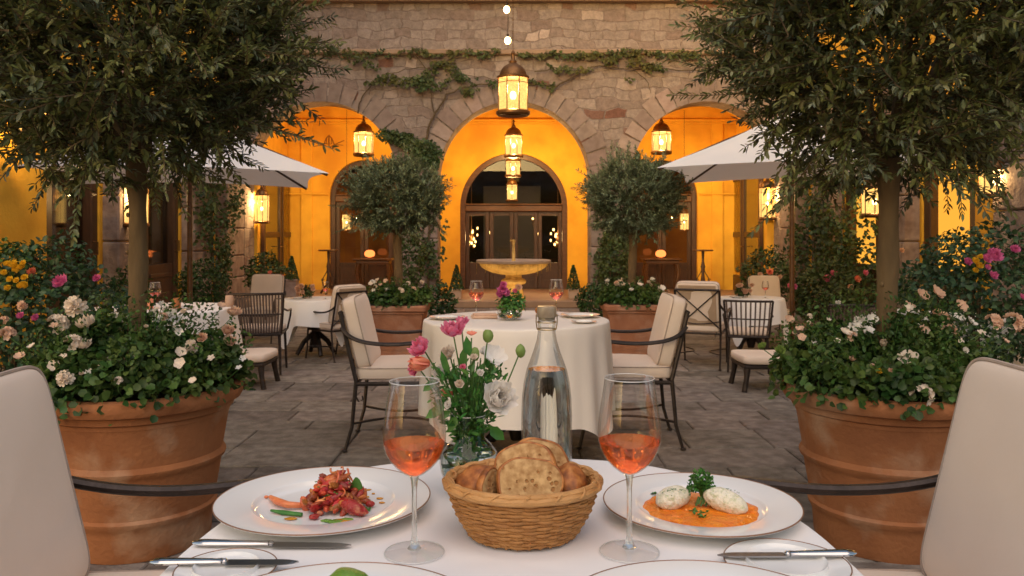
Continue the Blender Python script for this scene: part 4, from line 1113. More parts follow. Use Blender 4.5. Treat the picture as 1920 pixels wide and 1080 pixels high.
# ================================================================== PARASOLS
def parasol(label, cx, cy, sx, wx, wy, zr, za, pole, rot):
    t = thing('parasol', label, 'parasol', (cx, cy, 0), group='white square parasols')
    t.rotation_euler = (0, 0, rot); c = MB(); n = 14
    cor = [(-wx/2, -wy/2), (wx/2, -wy/2), (wx/2, wy/2), (-wx/2, wy/2)]
    # 4 panels, rim edges curve inward
    hub = (pole, 0)
    for k in range(4):
        a = cor[k]; b = cor[(k+1) % 4]; vs = []; fs = []
        m = 6
        for i in range(m+1):
            f = i/m
            for j in range(n+1):
                g = j/n
                ex = a[0]+(b[0]-a[0])*g; ey = a[1]+(b[1]-a[1])*g
                pull = 1-.055*math.sin(PI*g)
                ex *= pull; ey *= pull
                px_ = hub[0]+(ex-hub[0])*f; py_ = hub[1]+(ey-hub[1])*f
                zz = za+(zr-za)*f**.93 - .03*math.sin(PI*g)*math.sin(PI*f)+.035*math.sin(PI*g)*f
                vs.append((px_, py_, zz))
        for i in range(m):
            for j in range(n):
                p = i*(n+1)+j; fs.append((p, p+1, p+n+2, p+n+1))
        c.add(vs, fs)
    o = c.build('canopy', M['umb'], t, angle=25)
    p = MB(); p.tube([(pole, 0, 0), (pole, 0, za-.02)], .024, 12); p.build('pole', M['wood2'], t)
    f = MB(); f.tube([(pole, 0, za-.01), (pole, 0, za+.09)], [.03, .012], 10); f.build('finial', M['wood2'], t)
    for k in range(4):
        r_ = MB(); a = cor[k]
        r_.tube([(hub[0], hub[1], za-.05), (hub[0]+(a[0]-hub[0])*.5, (a[1])*.5, (za+zr)/2-.02), (a[0]*.985, a[1]*.985, zr-.012)], .012, 6)
        r_.tube([(hub[0], hub[1], za-.42), (hub[0]+(a[0]-hub[0])*.5, a[1]*.5, (za+zr)/2-.03)], .009, 6)
        r_.build('rib', M['wood'], t)
    b = MB(); b.box((pole, 0, .04), (.5, .5, .08), bev=.02); b.build('base', M['iron'], t, smooth=False)
    return t
parasol('white square parasol on the left with its corner pointing into the courtyard', -3.06, 7.75, -1, 2.36, 2.36, Z(325, 7.0), 2.34, 0.0, R(18.4))
parasol('white square parasol on the right with its corner pointing into the courtyard', 2.82, 8.22, 1, 2.36, 2.36, Z(315, 7.5), 2.46, 0.0, R(-18.4))

# ================================================================== FOUNTAIN
d = 10.5; fx = X(963, d); zr = Z(487, d)
t = thing('fountain', 'tiered stone fountain with a wide carved bowl on a baluster before the central door', 'fountain', (fx, d, 0))
rb = .48
def scal(th, r, z, j):
    k = 1+(.02*math.cos(th*32) if 1 <= j <= 7 else 0)
    return (r*k*math.cos(th), r*k*math.sin(th), z)
b = MB(); b.lathe([(.10, zr-.195), (.18, zr-.185), (.27, zr-.165), (.35, zr-.13), (.40, zr-.10), (.425, zr-.07), (.43, zr-.05), (.455, zr-.045)], 160, close=False, fn=scal)
b.build('bowl', M['fount'], t)
b = MB(); b.lathe([(.455, zr-.045), (.478, zr-.035), (.482, zr-.01), (.47, zr), (.43, zr-.003), (.40, zr-.03), (.2, zr-.09), (.001, zr-.1)], 64, close=False); b.build('bowl_rim', M['fountrim'], t)
b = MB(); b.lathe([(.001, zr-.028), (.405, zr-.028)], 48, close=False); b.build('bowl_water', M['water'], t)
b = MB(); b.lathe([(.36, 0), (.36, .08), (.30, .09), (.28, .16), (.16, .20), (.115, .26), (.13, .38), (.125, .46), (.10, .53), (.11, .56), (.15, .57), (.165, .60), (.15, .625), (.11, .64), (.10, zr-.19)], 48, close=False)
b.build('baluster', M['fount'], t)
b = MB(); b.lathe([(.035, zr-.08), (.022, zr), (.018, zr+.2), (.026, zr+.235), (.03, zr+.25), (.008, zr+.26)], 16, close=False); b.tube([(0, 0, zr+.24), (-.04, 0, zr+.25), (-.045, 0, zr+.235)], .008, 6); b.build('spout', M['fount'], t)
for sx in (-.62, .62):  # unseen spotlights added to give the bowl its warm light from below
    tl = thing('added_spotlight', 'small added spotlight, unseen on the paving, warming the fountain from the %s' % ('left' if sx < 0 else 'right'), 'lamp', (fx+sx, d-.62, 0))
    k = MB(); k.tube([(0, 0, 0), (0, 0, .05)], .04, 12); k.tube([(0, 0, .05), (-sx*.06, .06, .12)], [.03, .045], 12); k.build('housing', M['bronze'], tl)
    k = MB(); k.ell((-sx*.062, .062, .121), (.03, .03, .01), 10); k.build('lens', M['ember'], tl)
    l_ = bpy.data.lights.new('spotlight', 'SPOT'); l_.energy = 7; l_.color = (1, .66, .28); l_.spot_size = R(62); l_.spot_blend = .6; l_.shadow_soft_size = .03
    lo = bpy.data.objects.new('spotlight', l_); COL.objects.link(lo); lo.parent = tl; lo.location = (-sx*.08, .08, .15)
    lo.rotation_euler = (Vector((0, 0, .85))-Vector((sx, -.62, .1))).to_track_quat('-Z', 'Y').to_euler()
dr = MB(); q = random.Random(3)
for i in range(16):
    a = q.uniform(PI, 2*PI); dr.tube([(.475*math.cos(a), .475*math.sin(a), zr-.05), (.478*math.cos(a), .478*math.sin(a), zr-.05-q.uniform(.04, .16))], [.004, .002], 5)
dr.build('drips', M['glassthick'], t)

# ================================================================== LOGGIA FURNITURE
for sx, pxs, lab in ((-1, (665, 737), 'left'), (1, (1203, 1276), 'right')):
    d = 15.45; x0, x1 = X(pxs[0], d), X(pxs[1], d); xc = (x0+x1)/2; zt = Z(484, d)-.12
    t = thing('console_table', 'carved reddish wooden console table behind the small %s olive tree' % lab, 'console table', (xc, d, .12))
    b = MB(); b.box((0, 0, zt-.02), (x1-x0, .42, .035), bev=.012); b.box((0, 0, zt-.07), ((x1-x0)*.86, .34, .07), bev=.012); b.build('top', M['wood2'], t, smooth=False)
    for a in (-1, 1):
        for c_ in (-1, 1):
            l_ = MB(); l_.tube([(a*(x1-x0)*.38, c_*.13, zt-.1), (a*(x1-x0)*.42, c_*.14, zt-.25), (a*(x1-x0)*.36, c_*.13, .15), (a*(x1-x0)*.4, c_*.14, 0)], [.03, .035, .018, .025], 8); l_.build('leg', M['wood2'], t)
    px = 694 if sx < 0 else 1238
    t = thing('table_lamp', 'small salmon glass lamp on the %s console table' % lab, 'lamp', (X(px, d), d-.05, zt+.12), group='salmon lamps on the consoles')
    b = MB(); b.lathe([(.03, .02), (.085, .04), (.10, .08), (.09, .12), (.055, .15), (.03, .155)], 20); b.build('shade', M['salmon'], t)
    b = MB(); b.lathe([(.05, 0), (.05, .01), (.02, .02)], 16); b.build('base', M['bronze'], t)
for px, lab in ((616, 'left'), (1318, 'right')):
    d = 14.9; zt = Z(468, d)-.12
    t = thing('pedestal_stand', 'slender dark wooden stand with iron scrollwork at the %s side of the loggia' % lab, 'stand', (X(px, d), d, .12))
    b = MB(); b.lathe([(.001, zt-.03), (.18, zt-.028), (.19, zt-.01), (.18, zt), (.001, zt)], 24, close=False); b.build('top', M['wood2'], t)
    b = MB(); b.lathe([(.03, .1), (.05, .2), (.025, .35), (.04, .5), (.02, .6), (.03, zt-.03)], 12); b.build('post', M['wood'], t)
    for k in range(3):
        a = 2*PI*k/3+.5; f = MB(); f.tube([(.02*math.cos(a), .02*math.sin(a), .18), (.10*math.cos(a), .10*math.sin(a), .12), (.19*math.cos(a), .19*math.sin(a), .01)], [.02, .018, .022], 7); f.build('leg', M['wood'], t)
    f = MB()
    for s_ in (-1, 1):
        pts = [(s_*(.07+.045*math.sin(a*1.0)), 0, .12+.07*a) for a in [i*.5 for i in range(12)]]; f.tube(pts, .009, 5)
        f.tube([(s_*.11+.03*math.cos(a)*(1-a/9), 0, .25+.03*math.sin(a)*(1-a/9)) for a in [i*.6 for i in range(12)]], .007, 5)
    f.build('scrollwork', M['iron'], t)
# ================================================================== CHAIRS
M['slats'] = pm('weathered_slats', (.14, .10, .085), (.09, .065, .055), 12, .6)
def sgnp(v, e): return math.copysign(abs(v)**e, v)
def cushion_mesh(a, b, c, e1=.28, e2=.16, n=56, m=24, puff=.0, seed=0):
    """superquadric pillow half sizes a,b,c (c = thickness axis z)"""
    mb = MB(); q = random.Random(seed); ph = [q.uniform(0, 6) for _ in range(4)]
    def uang(t):   # concentrate samples near the corners
        k = t*4; i = int(k); f = k-i
        return (i+f)*PI/2
    vs = []; fs = []
    for j in range(m+1):
        v = -PI/2+PI*j/m
        for k in range(n):
            u = 2*PI*k/n
            cu, su = sgnp(math.cos(u), e2*1.0+.04), sgnp(math.sin(u), e2*1.0+.04)
            cv, sv = sgnp(math.cos(v), e1), sgnp(math.sin(v), e1)
            x = a*cv*cu; y = b*cv*su; z = c*sv
            k_ = 1+puff*max(0, (1-(x/a)**2))*max(0, (1-(y/b)**2))
            z = z*k_+.0025*math.sin(x*13+ph[0])*math.sin(y*17+ph[1])*(1 if abs(z) > c*.5 else 0)
            vs.append((x, y, z))
    for j in range(m):
        for k in range(n):
            k2 = (k+1) % n; fs.append((j*n+k, j*n+k2, (j+1)*n+k2, (j+1)*n+k))
    mb.add(vs, fs); return mb
def seam(a, b, z, r=.0035, e2=.16, k=1.0):
    mb = MB(); n = 72
    pts = [(a*k*sgnp(math.cos(2*PI*i/n), e2+.04), b*k*sgnp(math.sin(2*PI*i/n), e2+.04), z) for i in range(n+1)]
    mb.tube(pts, r, 6, cap=False); return mb
def iron_chair(label, loc, rz, scale, group, near=False, back_h=.52, tanback=True):
    """faces local +X"""
    t = thing('iron_armchair', label, 'armchair', loc, rz, group, scale)
    w = .25
    for s in (-1, 1):
        l_ = MB(); l_.tube([(-.25, s*w, .42), (-.262, s*w, .30), (-.275, s*w, .15), (-.315, s*w, .012)], [.013, .012, .011, .010], 8); l_.ell((-.317, s*w, .010), (.019, .019, .010), 8)
        l_.build('leg', M['iron'], t)
        l_ = MB(); l_.tube([(.25, s*w, .42), (.262, s*w, .30), (.27, s*w, .15), (.30, s*w, .012)], [.013, .012, .011, .010], 8); l_.ell((.302, s*w, .010), (.019, .019, .010), 8)
        l_.build('leg', M['iron'], t)
        a = MB()
        pts = [(-.335, s*(w+.005), .74), (-.29, s*(w+.03), .695), (-.22, s*(w+.045), .665), (-.12, s*(w+.05), .648), (0, s*(w+.05), .645), (.12, s*(w+.048), .655), (.20, s*(w+.045), .662), (.25, s*(w+.045), .65), (.272, s*(w+.04), .61), (.262, s*(w+.03), .55), (.235, s*(w+.015), .49), (.225, s*w, .42)]
        # smooth with catmull
        P_ = [Vector(p) for p in pts]; sm = []
        for i in range(len(P_)-1):
            p0, p1, p2, p3 = P_[max(0, i-1)], P_[i], P_[i+1], P_[min(len(P_)-1, i+2)]
            for k in range(5):
                f = k/5; sm.append(.5*((2*p1)+(-p0+p2)*f+(2*p0-5*p1+4*p2-p3)*f*f+(-p0+3*p1-3*p2+p3)*f**3))
        sm.append(P_[-1]); a.tube(sm, .0115, 8, flat=1.35)
        cu = [(.25-.028*math.sin(i*.55)*(1-i/14)+.02, s*(w+.045), .634+.028*math.cos(i*.55)*(1-i/14)-.0) for i in range(11)]; a.tube(cu, .008, 6)
        a.build('arm', M['iron'], t)
    f = MB()
    f.tube([(-.25, -w, .405), (.25, -w, .405), (.25, w, .405), (-.25, w, .405), (-.25, -w, .405)], .013, 8)
    f.build('seat_frame', M['iron'], t)
    st = MB()
    arc = lambda y0, s: [(-.27+.54*k/10, y0-s*(.16)*math.sin(PI*k/10), .17) for k in range(11)]
    st.tube(arc(-w, -1), .008, 6); st.tube(arc(w, 1), .008, 6)
    st.tube([(-.255, -w+.0, .34), (-.235, -w, .30), (-.21, -w, .31), (-.215, -w, .335)], .005, 5)
    st.build('stretcher', M['iron'], t)
    bf = MB(); top = .42+back_h
    L = lambda z: -.25-(z-.42)*.24
    for s in (-1, 1): bf.tube([(L(.42), s*w, .42), (L(.6), s*w, .6), (L(top*.95), s*w, top*.97)], .013, 8)
    bf.tube([(L(top*.97), -w, top*.97), (L(top*.97), w, top*.97)], .012, 8)
    bf.tube([(L(.46), -w, .46), (L(top*.97)-.0, w, top*.97)], .008, 6); bf.tube([(L(.46), w, .46), (L(top*.97), -w, top*.97)], .008, 6)
    bf.tube([(L(.55), -w, .55)]+[(L(.5), w*(2*k/8-1), .55-.035*math.sin(PI*k/8)) for k in range(1, 8)]+[(L(.55), w, .55)], .007, 6)
    bf.build('back_frame', M['iron'], t)
    c = cushion_mesh(.262, .255, .042, n=72, m=20, puff=.16, seed=1).build('seat_cushion', M['cushion'], t, loc=(.005, 0, .466), angle=180)
    seam(.262, .255, .030, .0036, k=.996).build('piping', M['piping'], c); 
    seam(.262, .255, -.030, .0036, k=.996).build('piping', M['piping'], c)
    hb = back_h/2-.0
    c = cushion_mesh(.245, hb, .052, n=72, m=20, puff=.14, seed=2).build('back_cushion', M['cushion'], t, angle=180)
    # local x -> chair y, local y -> up, local z -> forward
    ang = math.atan(.24)
    c.matrix_local = Matrix.Translation((L(.50+hb)+.068, 0, .485+hb)) @ Matrix.Rotation(-ang, 4, 'Y') @ Matrix(((0, 0, 1, 0), (1, 0, 0, 0), (0, 1, 0, 0), (0, 0, 0, 1)))
    seam(.245, hb, .037, .0042, k=.996).build('piping', M['piping'], c)
    seam(.245, hb, -.037, .0042, k=.996).build('piping', M['piping'], c)
    if tanback:
        cb = MB(); cb.box((0, 0, -.0525), (.42, hb*1.8, .006)); cb.build('back_panel', M['tan'], c, smooth=False)
    return t
GR = 'wrought iron armchairs with cream cushions'
iron_chair('nearest cream cushioned iron armchair at the left edge of the foreground table', (-.672, 1.425, 0), R(3), 1.02, GR, back_h=.435)
iron_chair('nearest cream cushioned iron armchair at the right edge of the foreground table', (.652, 1.43, 0), R(178), 1.02, GR, back_h=.450)
iron_chair('cream cushioned iron armchair on the left side of the middle round table', (-.635, 4.74, 0), R(2), .93, GR, back_h=.43)
iron_chair('cream cushioned iron armchair on the right side of the middle round table', (.665, 4.78, 0), R(178), .93, GR, back_h=.43)
iron_chair('iron armchair seen from behind at the small left table', (X(628, 7.9), 7.9, 0), R(140), .72, GR)
iron_chair('iron armchair seen from behind at the small right table', (X(1316, 7.5), 7.5, 0), R(68), .78, GR)
iron_chair('cream armchair facing the courtyard behind the small left table', (X(490, 9.2), 9.2, 0), R(-92), .74, GR)
iron_chair('cream armchair facing the courtyard behind the small right table', (X(1443, 9.3), 9.3, 0), R(-90), .72, GR)

def slat_chair(label, loc, rz, scale, nsl=15):
    t = thing('slat_back_chair', label, 'chair', loc, rz, 'dark chairs with slatted backs', scale)
    for sx in (-1, 1):
        for sy in (-1, 1):
            l_ = MB(); l_.tube([(sx*.21, sy*.22, .44), (sx*.24, sy*.235, .01)], [.016, .012], 8); l_.build('leg', M['iron'], t)
    s = MB(); s.box((0, 0, .44), (.48, .5, .03), bev=.01); s.build('seat', M['iron'], t, smooth=False)
    c = cushion_mesh(.235, .24, .03, n=48, m=12).build('seat_cushion', M['cushion'], t, loc=(0, 0, .485), angle=180)
    f = MB(); 
    top = [(-.24-.10-.05*math.cos(PI*(k/10-.5)), (k/10-.5)*.56, .88) for k in range(11)]
    mid = [(-.24-.03-.04*math.cos(PI*(k/10-.5)), (k/10-.5)*.53, .66) for k in range(11)]
    f.tube(top, .014, 7); f.tube(mid, .009, 6)
    f.tube([(-.22, -.24, .44), (-.27, -.262, .66), (-.34, -.28, .88)], .013, 7); f.tube([(-.22, .24, .44), (-.27, .262, .66), (-.34, .28, .88)], .013, 7)
    for sy in (-1, 1):
        f.tube([(-.30, sy*.27, .72), (-.1, sy*.29, .68), (.18, sy*.29, .67), (.22, sy*.28, .6), (.2, sy*.25, .45)], .011, 7)
    f.build('frame', M['iron'], t)
    sl = MB()
    for k in range(nsl):
        g = (k+.5)/nsl-.5
        sl.tube([(-.225-.03*math.cos(PI*g), g*.48, .46), (-.27-.04*math.cos(PI*g), g*.53, .66), (-.34-.05*math.cos(PI*g), g*.56, .88)], .0075, 5, flat=1.4)
    sl.build('back_slats', M['slats'], t)
    return t
slat_chair('dark slat-backed chair seen from behind beside the left planter flowers', (X(490, 7.1), 7.1, 0), R(98), .80, 18)
slat_chair('dark chair with thin slatted back in front of the small right table', (X(1402, 7.2), 7.2, 0), R(75), .72, 10)
slat_chair('weathered slat-backed chair behind the right pot flowers', (X(1588, 6.0), 6.0, 0), R(88), .80, 20)
# low cushioned benches peeking out behind the pots
for px, d, lab, s in ((440, 6.5, 'left', -1), (1452, 6.4, 'right', 1)):
    t = thing('low_bench', 'low white cushioned bench peeking out behind the %s round pot flowers' % lab, 'bench', (X(px, d), d, 0), group='low cushioned benches')
    for sx in (-1, 1):
        for sy in (-1, 1):
            l_ = MB(); l_.tube([(sx*.26, sy*.17, .19), (sx*.27, sy*.18, .10), (sx*.29, sy*.19, 0)], [.028, .02, .022], 8); l_.build('leg', M['iron'], t)
    f = MB(); f.box((0, 0, .19), (.58, .40, .03), bev=.008); f.build('frame', M['iron'], t, smooth=False)
    cushion_mesh(.30, .21, .035, n=48, m=12).build('seat_cushion', M['cushion'], t, loc=(0, 0, .24), angle=180)

# ================================================================== TABLES BEHIND
def drape(r, drop, n, folds, amp, seed, flare=.10, corner=0, m=12):
    mb = MB(); q = random.Random(seed); ph = [q.uniform(0, 6) for _ in range(6)]
    vs = [(0, 0, 0)]; rings = []
    nr = 5
    prof = []
    for i in range(1, nr+1): prof.append((r*i/nr*.985, 0, 0))
    prof += [(r*.997, -.003, 0), (r*1.003, -.010, .0)]
    for i in range(1, m+1): prof.append((r*1.005, -.010-(drop-.01)*i/m, i/m))
    for (rr, z, f) in prof:
        base = len(vs)
        for k in range(n):
            th = 2*PI*k/n
            w_ = math.sin(folds*th+ph[0]+.8*math.sin(2*th+ph[1]))*.6+.35*math.sin((folds*1.7//1)*th+ph[2])+.25*math.sin(3*th+ph[3])
            cf = 0
            if corner: cf = max(0, math.cos(4*(th-PI/4-.15)))**3
            k_ = 1+(flare+amp*w_)*f**.8+ .06*cf*f
            zz = z*(1+corner*cf*(f))+.008*math.sin(5*th+ph[4])*f
            if f == 0: zz += .0012*math.sin(th*3+rr*20)
            vs.append((rr*k_*math.cos(th), rr*k_*math.sin(th), zz))
        rings.append(base)
    fs = [(0, rings[0]+k, rings[0]+(k+1) % n) for k in range(n)]
    for a, b in zip(rings[:-1], rings[1:]):
        for k in range(n):
            k2 = (k+1) % n; fs.append((a+k, b+k, b+k2, a+k2))
    mb.add(vs, fs); return mb
def round_table(label, clabel, x, y, zt, r, drop, seed, folds=14, amp=.045, corner=0, mat='cloth', flare=.08):
    t = thing('round_table', label, 'table', (x, y, 0))
    b = MB(); b.lathe([(.001, zt-.035), (r*.97, zt-.035), (r*.98, zt-.02), (r*.97, zt-.008), (.001, zt-.008)], 48, close=False); b.build('tabletop', M['wood'], t)
    b = MB(); b.lathe([(.03, .08), (.05, .15), (.03, .4), (.045, zt-.1), (.1, zt-.036)], 16); b.build('pedestal', M['iron'], t)
    for k in range(4):
        a = PI/2*k+.5; f = MB(); f.tube([(.03*math.cos(a), .03*math.sin(a), .22), (.12*math.cos(a), .12*math.sin(a), .14), (r*.55*math.cos(a), r*.55*math.sin(a), .02)], [.026, .024, .02], 8); f.build('foot', M['iron'], t)
    o = drape(r, drop, 168, folds, amp, seed, corner=corner, flare=flare).build('tablecloth', M[mat], None, angle=180, loc=(x, y, zt+.001))
    tag(o, clabel, 'tablecloth')
    return t
T2 = (X(968, 4.46), 4.46)
ZT2 = .738
round_table('round table under the ivory cloth in the middle of the courtyard', 'ivory floor-length linen cloth falling in folds over the middle round table', T2[0], T2[1], ZT2, .505, .49, 3, folds=15, amp=.050, mat='cloth2', corner=.16, flare=.03)
T3 = (X(592, 8.1), 8.1); ZT3 = Z(560, 8.1)
round_table('small round table at left beneath a white pointed cloth', 'white cloth with pointed corners over the small left table', T3[0], T3[1], ZT3, .34, .24, 5, folds=9, amp=.05, corner=.9)
T4 = (X(1408, 8.1), 8.1); ZT4 = Z(558, 8.1)
round_table('small round table at right beneath a white pointed cloth', 'white cloth with pointed corners over the small right table', T4[0], T4[1], ZT4, .32, .24, 6, folds=9, amp=.05, corner=.9)
T5 = (X(300, 6.3), 6.3); ZT5 = Z(578, 6.3)
round_table('large round table behind the left round pot', 'bright white cloth on the table behind the left olive trunk', T5[0], T5[1], ZT5, .55, .4, 7, folds=14, amp=.05)
T6 = (X(1770, 5.6), 5.6); ZT6 = Z(596, 5.6)
round_table('large round table behind the right round pot', 'bright white cloth on the table behind the right olive trunk', T6[0], T6[1], ZT6, .52, .4, 8, folds=14, amp=.05)

# ================================================================== TABLEWARE FUNCTIONS
def ring_pts(r, z, n=64): return [(r*math.cos(2*PI*k/n), r*math.sin(2*PI*k/n), z) for k in range(n+1)]
def plate(label, x, y, z, r, deep=True, group=None, n=96, lift=None, tiltx=0):
    t = thing('dinner_plate' if deep else 'side_plate', label, 'plate', (x, y, z), group=group)
    h = .022*(r/.17) if lift is None else lift
    b = MB()
    prof = [(.001, .006), (r*.55, .006), (r*.60, .0075), (r*.64, .0115), (r*.655, h*.72), (r*.67, h*.76), (r*.97, h*.99), (r*.992, h), (r, h*.985), (r*.995, h*.90), (r*.68, h*.45), (r*.60, .001), (r*.45, .0), (.001, .001)]
    b.lathe(prof, n, close=False); b.build('dish', M['porcelain'], t, angle=60)
    g_ = MB(); g_.tube(ring_pts(r*.994, h*.985, n), .0011 if deep else .0009, 6, cap=False); g_.build('rim_line', M['gold'], t)
    if tiltx: t.rotation_euler = (tiltx, 0, 0)
    return t
def wine_glass(label, x, y, z, H=.243, rb=.045, fill=.155, mat='wine', seg=56, group='stemmed rose wine glasses', foot=.042):
    t = thing('wine_glass', label, 'wine glass', (x, y, z), group=group)
    k = H/.243
    # outer bowl profile: z, r
    prof = [(.108, .006), (.112, .014), (.120, .0245), (.130, .0335), (.142, .0405), (.155, .0444), (.168, .0450), (.182, .0440), (.200, .0415), (.220, .0382), (.236, .0358), (.243, .0350)]
    prof = [(zz*k, r*rb/.045) for zz, r in prof]
    b = MB(); b.lathe([(r, zz) for zz, r in prof], seg, close=False); b.build('bowl', M['glass'], t)
    rm = MB(); rm.tube(ring_pts(prof[-1][1], H), .0007, 6, cap=False); rm.build('rim', M['rimglass'], t)
    w_ = MB(); lv = fill*k
    wp = [(.0008, .1098*k)]+[(r-.0012, zz+.0012) for zz, r in prof if zz < lv]
    # interpolated top
    import bisect
    zs = [p[0] for p in prof]; i = bisect.bisect(zs, lv); f = (lv-zs[i-1])/(zs[i]-zs[i-1]); rt = prof[i-1][1]+(prof[i][1]-prof[i-1][1])*f-.0012
    wp = [(max(.0008, r), zz) for r, zz in wp if zz < lv-.001]+[(rt, lv), (rt*.6, lv), (.0008, lv)]
    w_.lathe(wp, seg, close=False); w_.build('wine', M[mat], t, angle=50)
    s = MB(); s.lathe([(.0008, .0035*k), (.010, .006*k), (.006, .012*k), (.0042, .022*k), (.0036, .06*k), (.0038, .09*k), (.0052, .103*k), (.0065, .1075*k), (.003, .1085*k), (.0008, .1086*k)], 20, close=False); s.build('stem', M['glassthick'], t)
    fo = MB(); fo.lathe([(.010, .0055), (.024, .0032), (foot, .0018), (foot+.0006, .001), (foot, .0004), (.0008, .0003)], 56, close=False); fo.build('foot', M['footglass'], t)
    fr = MB(); fr.tube(ring_pts(foot, .0012), .0008, 6, cap=False); fr.build('foot_rim', M['rimglass'], t)
    return t
def knife(label, x0, x1, y, z, rz=0, handle_right=False):
    L = abs(x1-x0); s = -1 if handle_right else 1
    t = thing('table_knife', label, 'knife', ((x0+x1)/2, y, z), rz+(PI if handle_right else 0), 'silver table knives')
    hL = L*.48
    h = MB()
    # flattened handle
    pts = []; rr = []
    for i in range(13):
        f = i/12; pts.append((-L/2+hL*f, 0, .0052)); rr.append(.0050*(1-.38*f) if f > .03 else .003)
    rr[0] = .0018; rr[1] = .0045; rr[-1] = .0036; rr[-2] = .003
    h.tube(pts, rr, 12, flat=1.75); h.build('handle', M['steel'], t)
    h2 = MB(); h2.ell((-L/2+hL+.003, 0, .0048), (.005, .0052, .0042), 10); h2.build('bolster', M['steel'], t)
    b = MB(); x_ = -L/2+hL+.006; n = 14; vs = []
    for i in range(n+1):
        f = i/n; xx = x_+(L-hL-.006)*f
        wd = .0095*(1-max(0, (f-.72)/.28)**2.2*.9); off = -.002*f
        vs += [(xx, off-wd, .0034), (xx, off+wd*.75, .0046), (xx, off+wd*.75, .0024), (xx, off-wd, .0030)]
    fs = []
    for i in range(n):
        for k in range(4): fs.append((i*4+k, i*4+(k+1) % 4, (i+1)*4+(k+1) % 4, (i+1)*4+k))
    fs += [(3, 2, 1, 0), (n*4, n*4+1, n*4+2, n*4+3)]
    b.add(vs, fs); b.build('blade', M['bladem'], t, smooth=False)
    return t

# ================================================================== FOREGROUND TABLE
TY = 1.125
ft = thing('dining_table', 'foreground dining table beneath the white cloth', 'table', (0, TY, 0))
def sup(a, b, th, e=2/2.4): return a*sgnp(math.cos(th), e), b*sgnp(math.sin(th), e)
def supslab(a, b, z0, z1, n=72):
    mb = MB(); vs = [(*sup(a, b, 2*PI*k/n), z) for z in (z0, z1) for k in range(n)]
    fs = [tuple(range(n-1, -1, -1)), tuple(range(n, 2*n))]+[(k, (k+1) % n, n+(k+1) % n, n+k) for k in range(n)]
    return mb.add(vs, fs)
supslab(.462, .525, .715, .745).build('tabletop', M['wood'], ft, smooth=False)
b = MB(); b.lathe([(.04, .06), (.06, .2), (.04, .5), (.1, .714)], 20); b.build('pedestal', M['iron'], ft)
for k in range(4):
    a = PI/2*k+PI/4; f = MB(); f.tube([(.04*math.cos(a), .04*math.sin(a), .2), (.3*math.cos(a), .3*math.sin(a), .02)], [.03, .022], 8); f.build('foot', M['iron'], ft)
mb = MB(); n = 160; vs = [(0, 0, 0)]; rings = []; q = random.Random(2)
prof = [(f_, 0, 0) for f_ in (.12, .25, .4, .55, .7, .82, .92, .975, .992)]+[(1.0, -.003, 0), (1.004, -.010, 0)]+[(1.006, -.01-.30*i/10, i/10) for i in range(1, 11)]
for (k_, z, f) in prof:
    base = len(vs)
    for k in range(n):
        th = 2*PI*k/n; a, b_ = sup(.47, .535, th)
        w_ = .55*math.sin(13*th+1+.9*math.sin(2*th))+.4*math.sin(7*th+2)
        kk = k_*(1+(.035+.03*w_)*f**.8)
        zz = z+(.0009*math.sin(a*k_*23+b_*11)*math.sin(b_*k_*19+1.3)*(1 if f == 0 else 0))
        vs.append((a*kk, b_*kk, zz))
    rings.append(base)
fs = [(0, rings[0]+k, rings[0]+(k+1) % n) for k in range(n)]
for a, b_ in zip(rings[:-1], rings[1:]):
    for k in range(n):
        k2 = (k+1) % n; fs.append((a+k, b_+k, b_+k2, a+k2))
mb.add(vs, fs)
o = mb.build('tablecloth', M['cloth'], None, angle=180, loc=(0, TY, .748)); tag(o, 'smooth white cloth covering the foreground dining table', 'tablecloth')
ZT = .7495
plate('wide white plate with brown rim line holding the red ragout', -.307, 1.335, ZT, .173)
plate('wide white plate with brown rim line holding the orange sauce and quenelles', .305, 1.318, ZT, .157)
plate('near left white plate cut by the bottom edge with a green mound', -.20, .885, ZT, .180)
plate('near right empty white plate cut by the bottom edge', .222, .892, ZT, .180)
plate('small bread plate under the near left knife', X(425, 1.09), 1.088, ZT, .066, deep=False, lift=.007)
plate('small bread plate under the near right knife', X(1478, 1.10), 1.108, ZT, .083, deep=False, lift=.007)
wine_glass('foreground glass of rose wine left of the bread basket', X(777, 1.157), 1.157, ZT)
wine_glass('foreground glass of rose wine right of the bread basket', X(1180, 1.160), 1.160, ZT, H=.247)
knife('silver knife lying flat on the cloth below the ragout plate', X(361, 1.178), X(660, 1.178), 1.178, ZT, R(-1.0))
knife('silver knife resting across the left bread plate', X(284, 1.095), X(560, 1.095), 1.095, ZT+.0075, R(1.5))
knife('silver knife resting across the right bread plate', X(1345, 1.118), X(1606, 1.118), 1.118, ZT+.0085, R(1.5), handle_right=True)

# ---- food: ragout
t = thing('ragout', 'heap of red ragout with green leaf and curled prawn on the left plate', 'food', (-.307, 1.335, ZT+.0065))
q = random.Random(21)
def fz(px, py): # plate-plane point relative to the food origin
    dd = (HC-(ZT+.008))*F/(py-HY); return X(px, dd)+.307, dd-1.335
mb = MB(); cx0, cy0 = fz(632, 950)
for i in range(80):
    a = q.uniform(0, 2*PI); rr = q.random()**.6
    px_, py_ = cx0-.004+.050*rr*math.cos(a), cy0+.038*rr*math.sin(a)
    h = .052*(1-rr**1.3)*q.uniform(.65, 1)+.004
    mb.ell((px_, py_, h), (q.uniform(.011, .020), q.uniform(.0045, .008), q.uniform(.0035, .006)), 14, Matrix.Rotation(q.uniform(0, 3), 3, 'Z') @ Matrix.Rotation(q.uniform(-.9, .9), 3, 'Y'), .12, i)
mb.build('meat', M['meat'], t)
mb = MB()
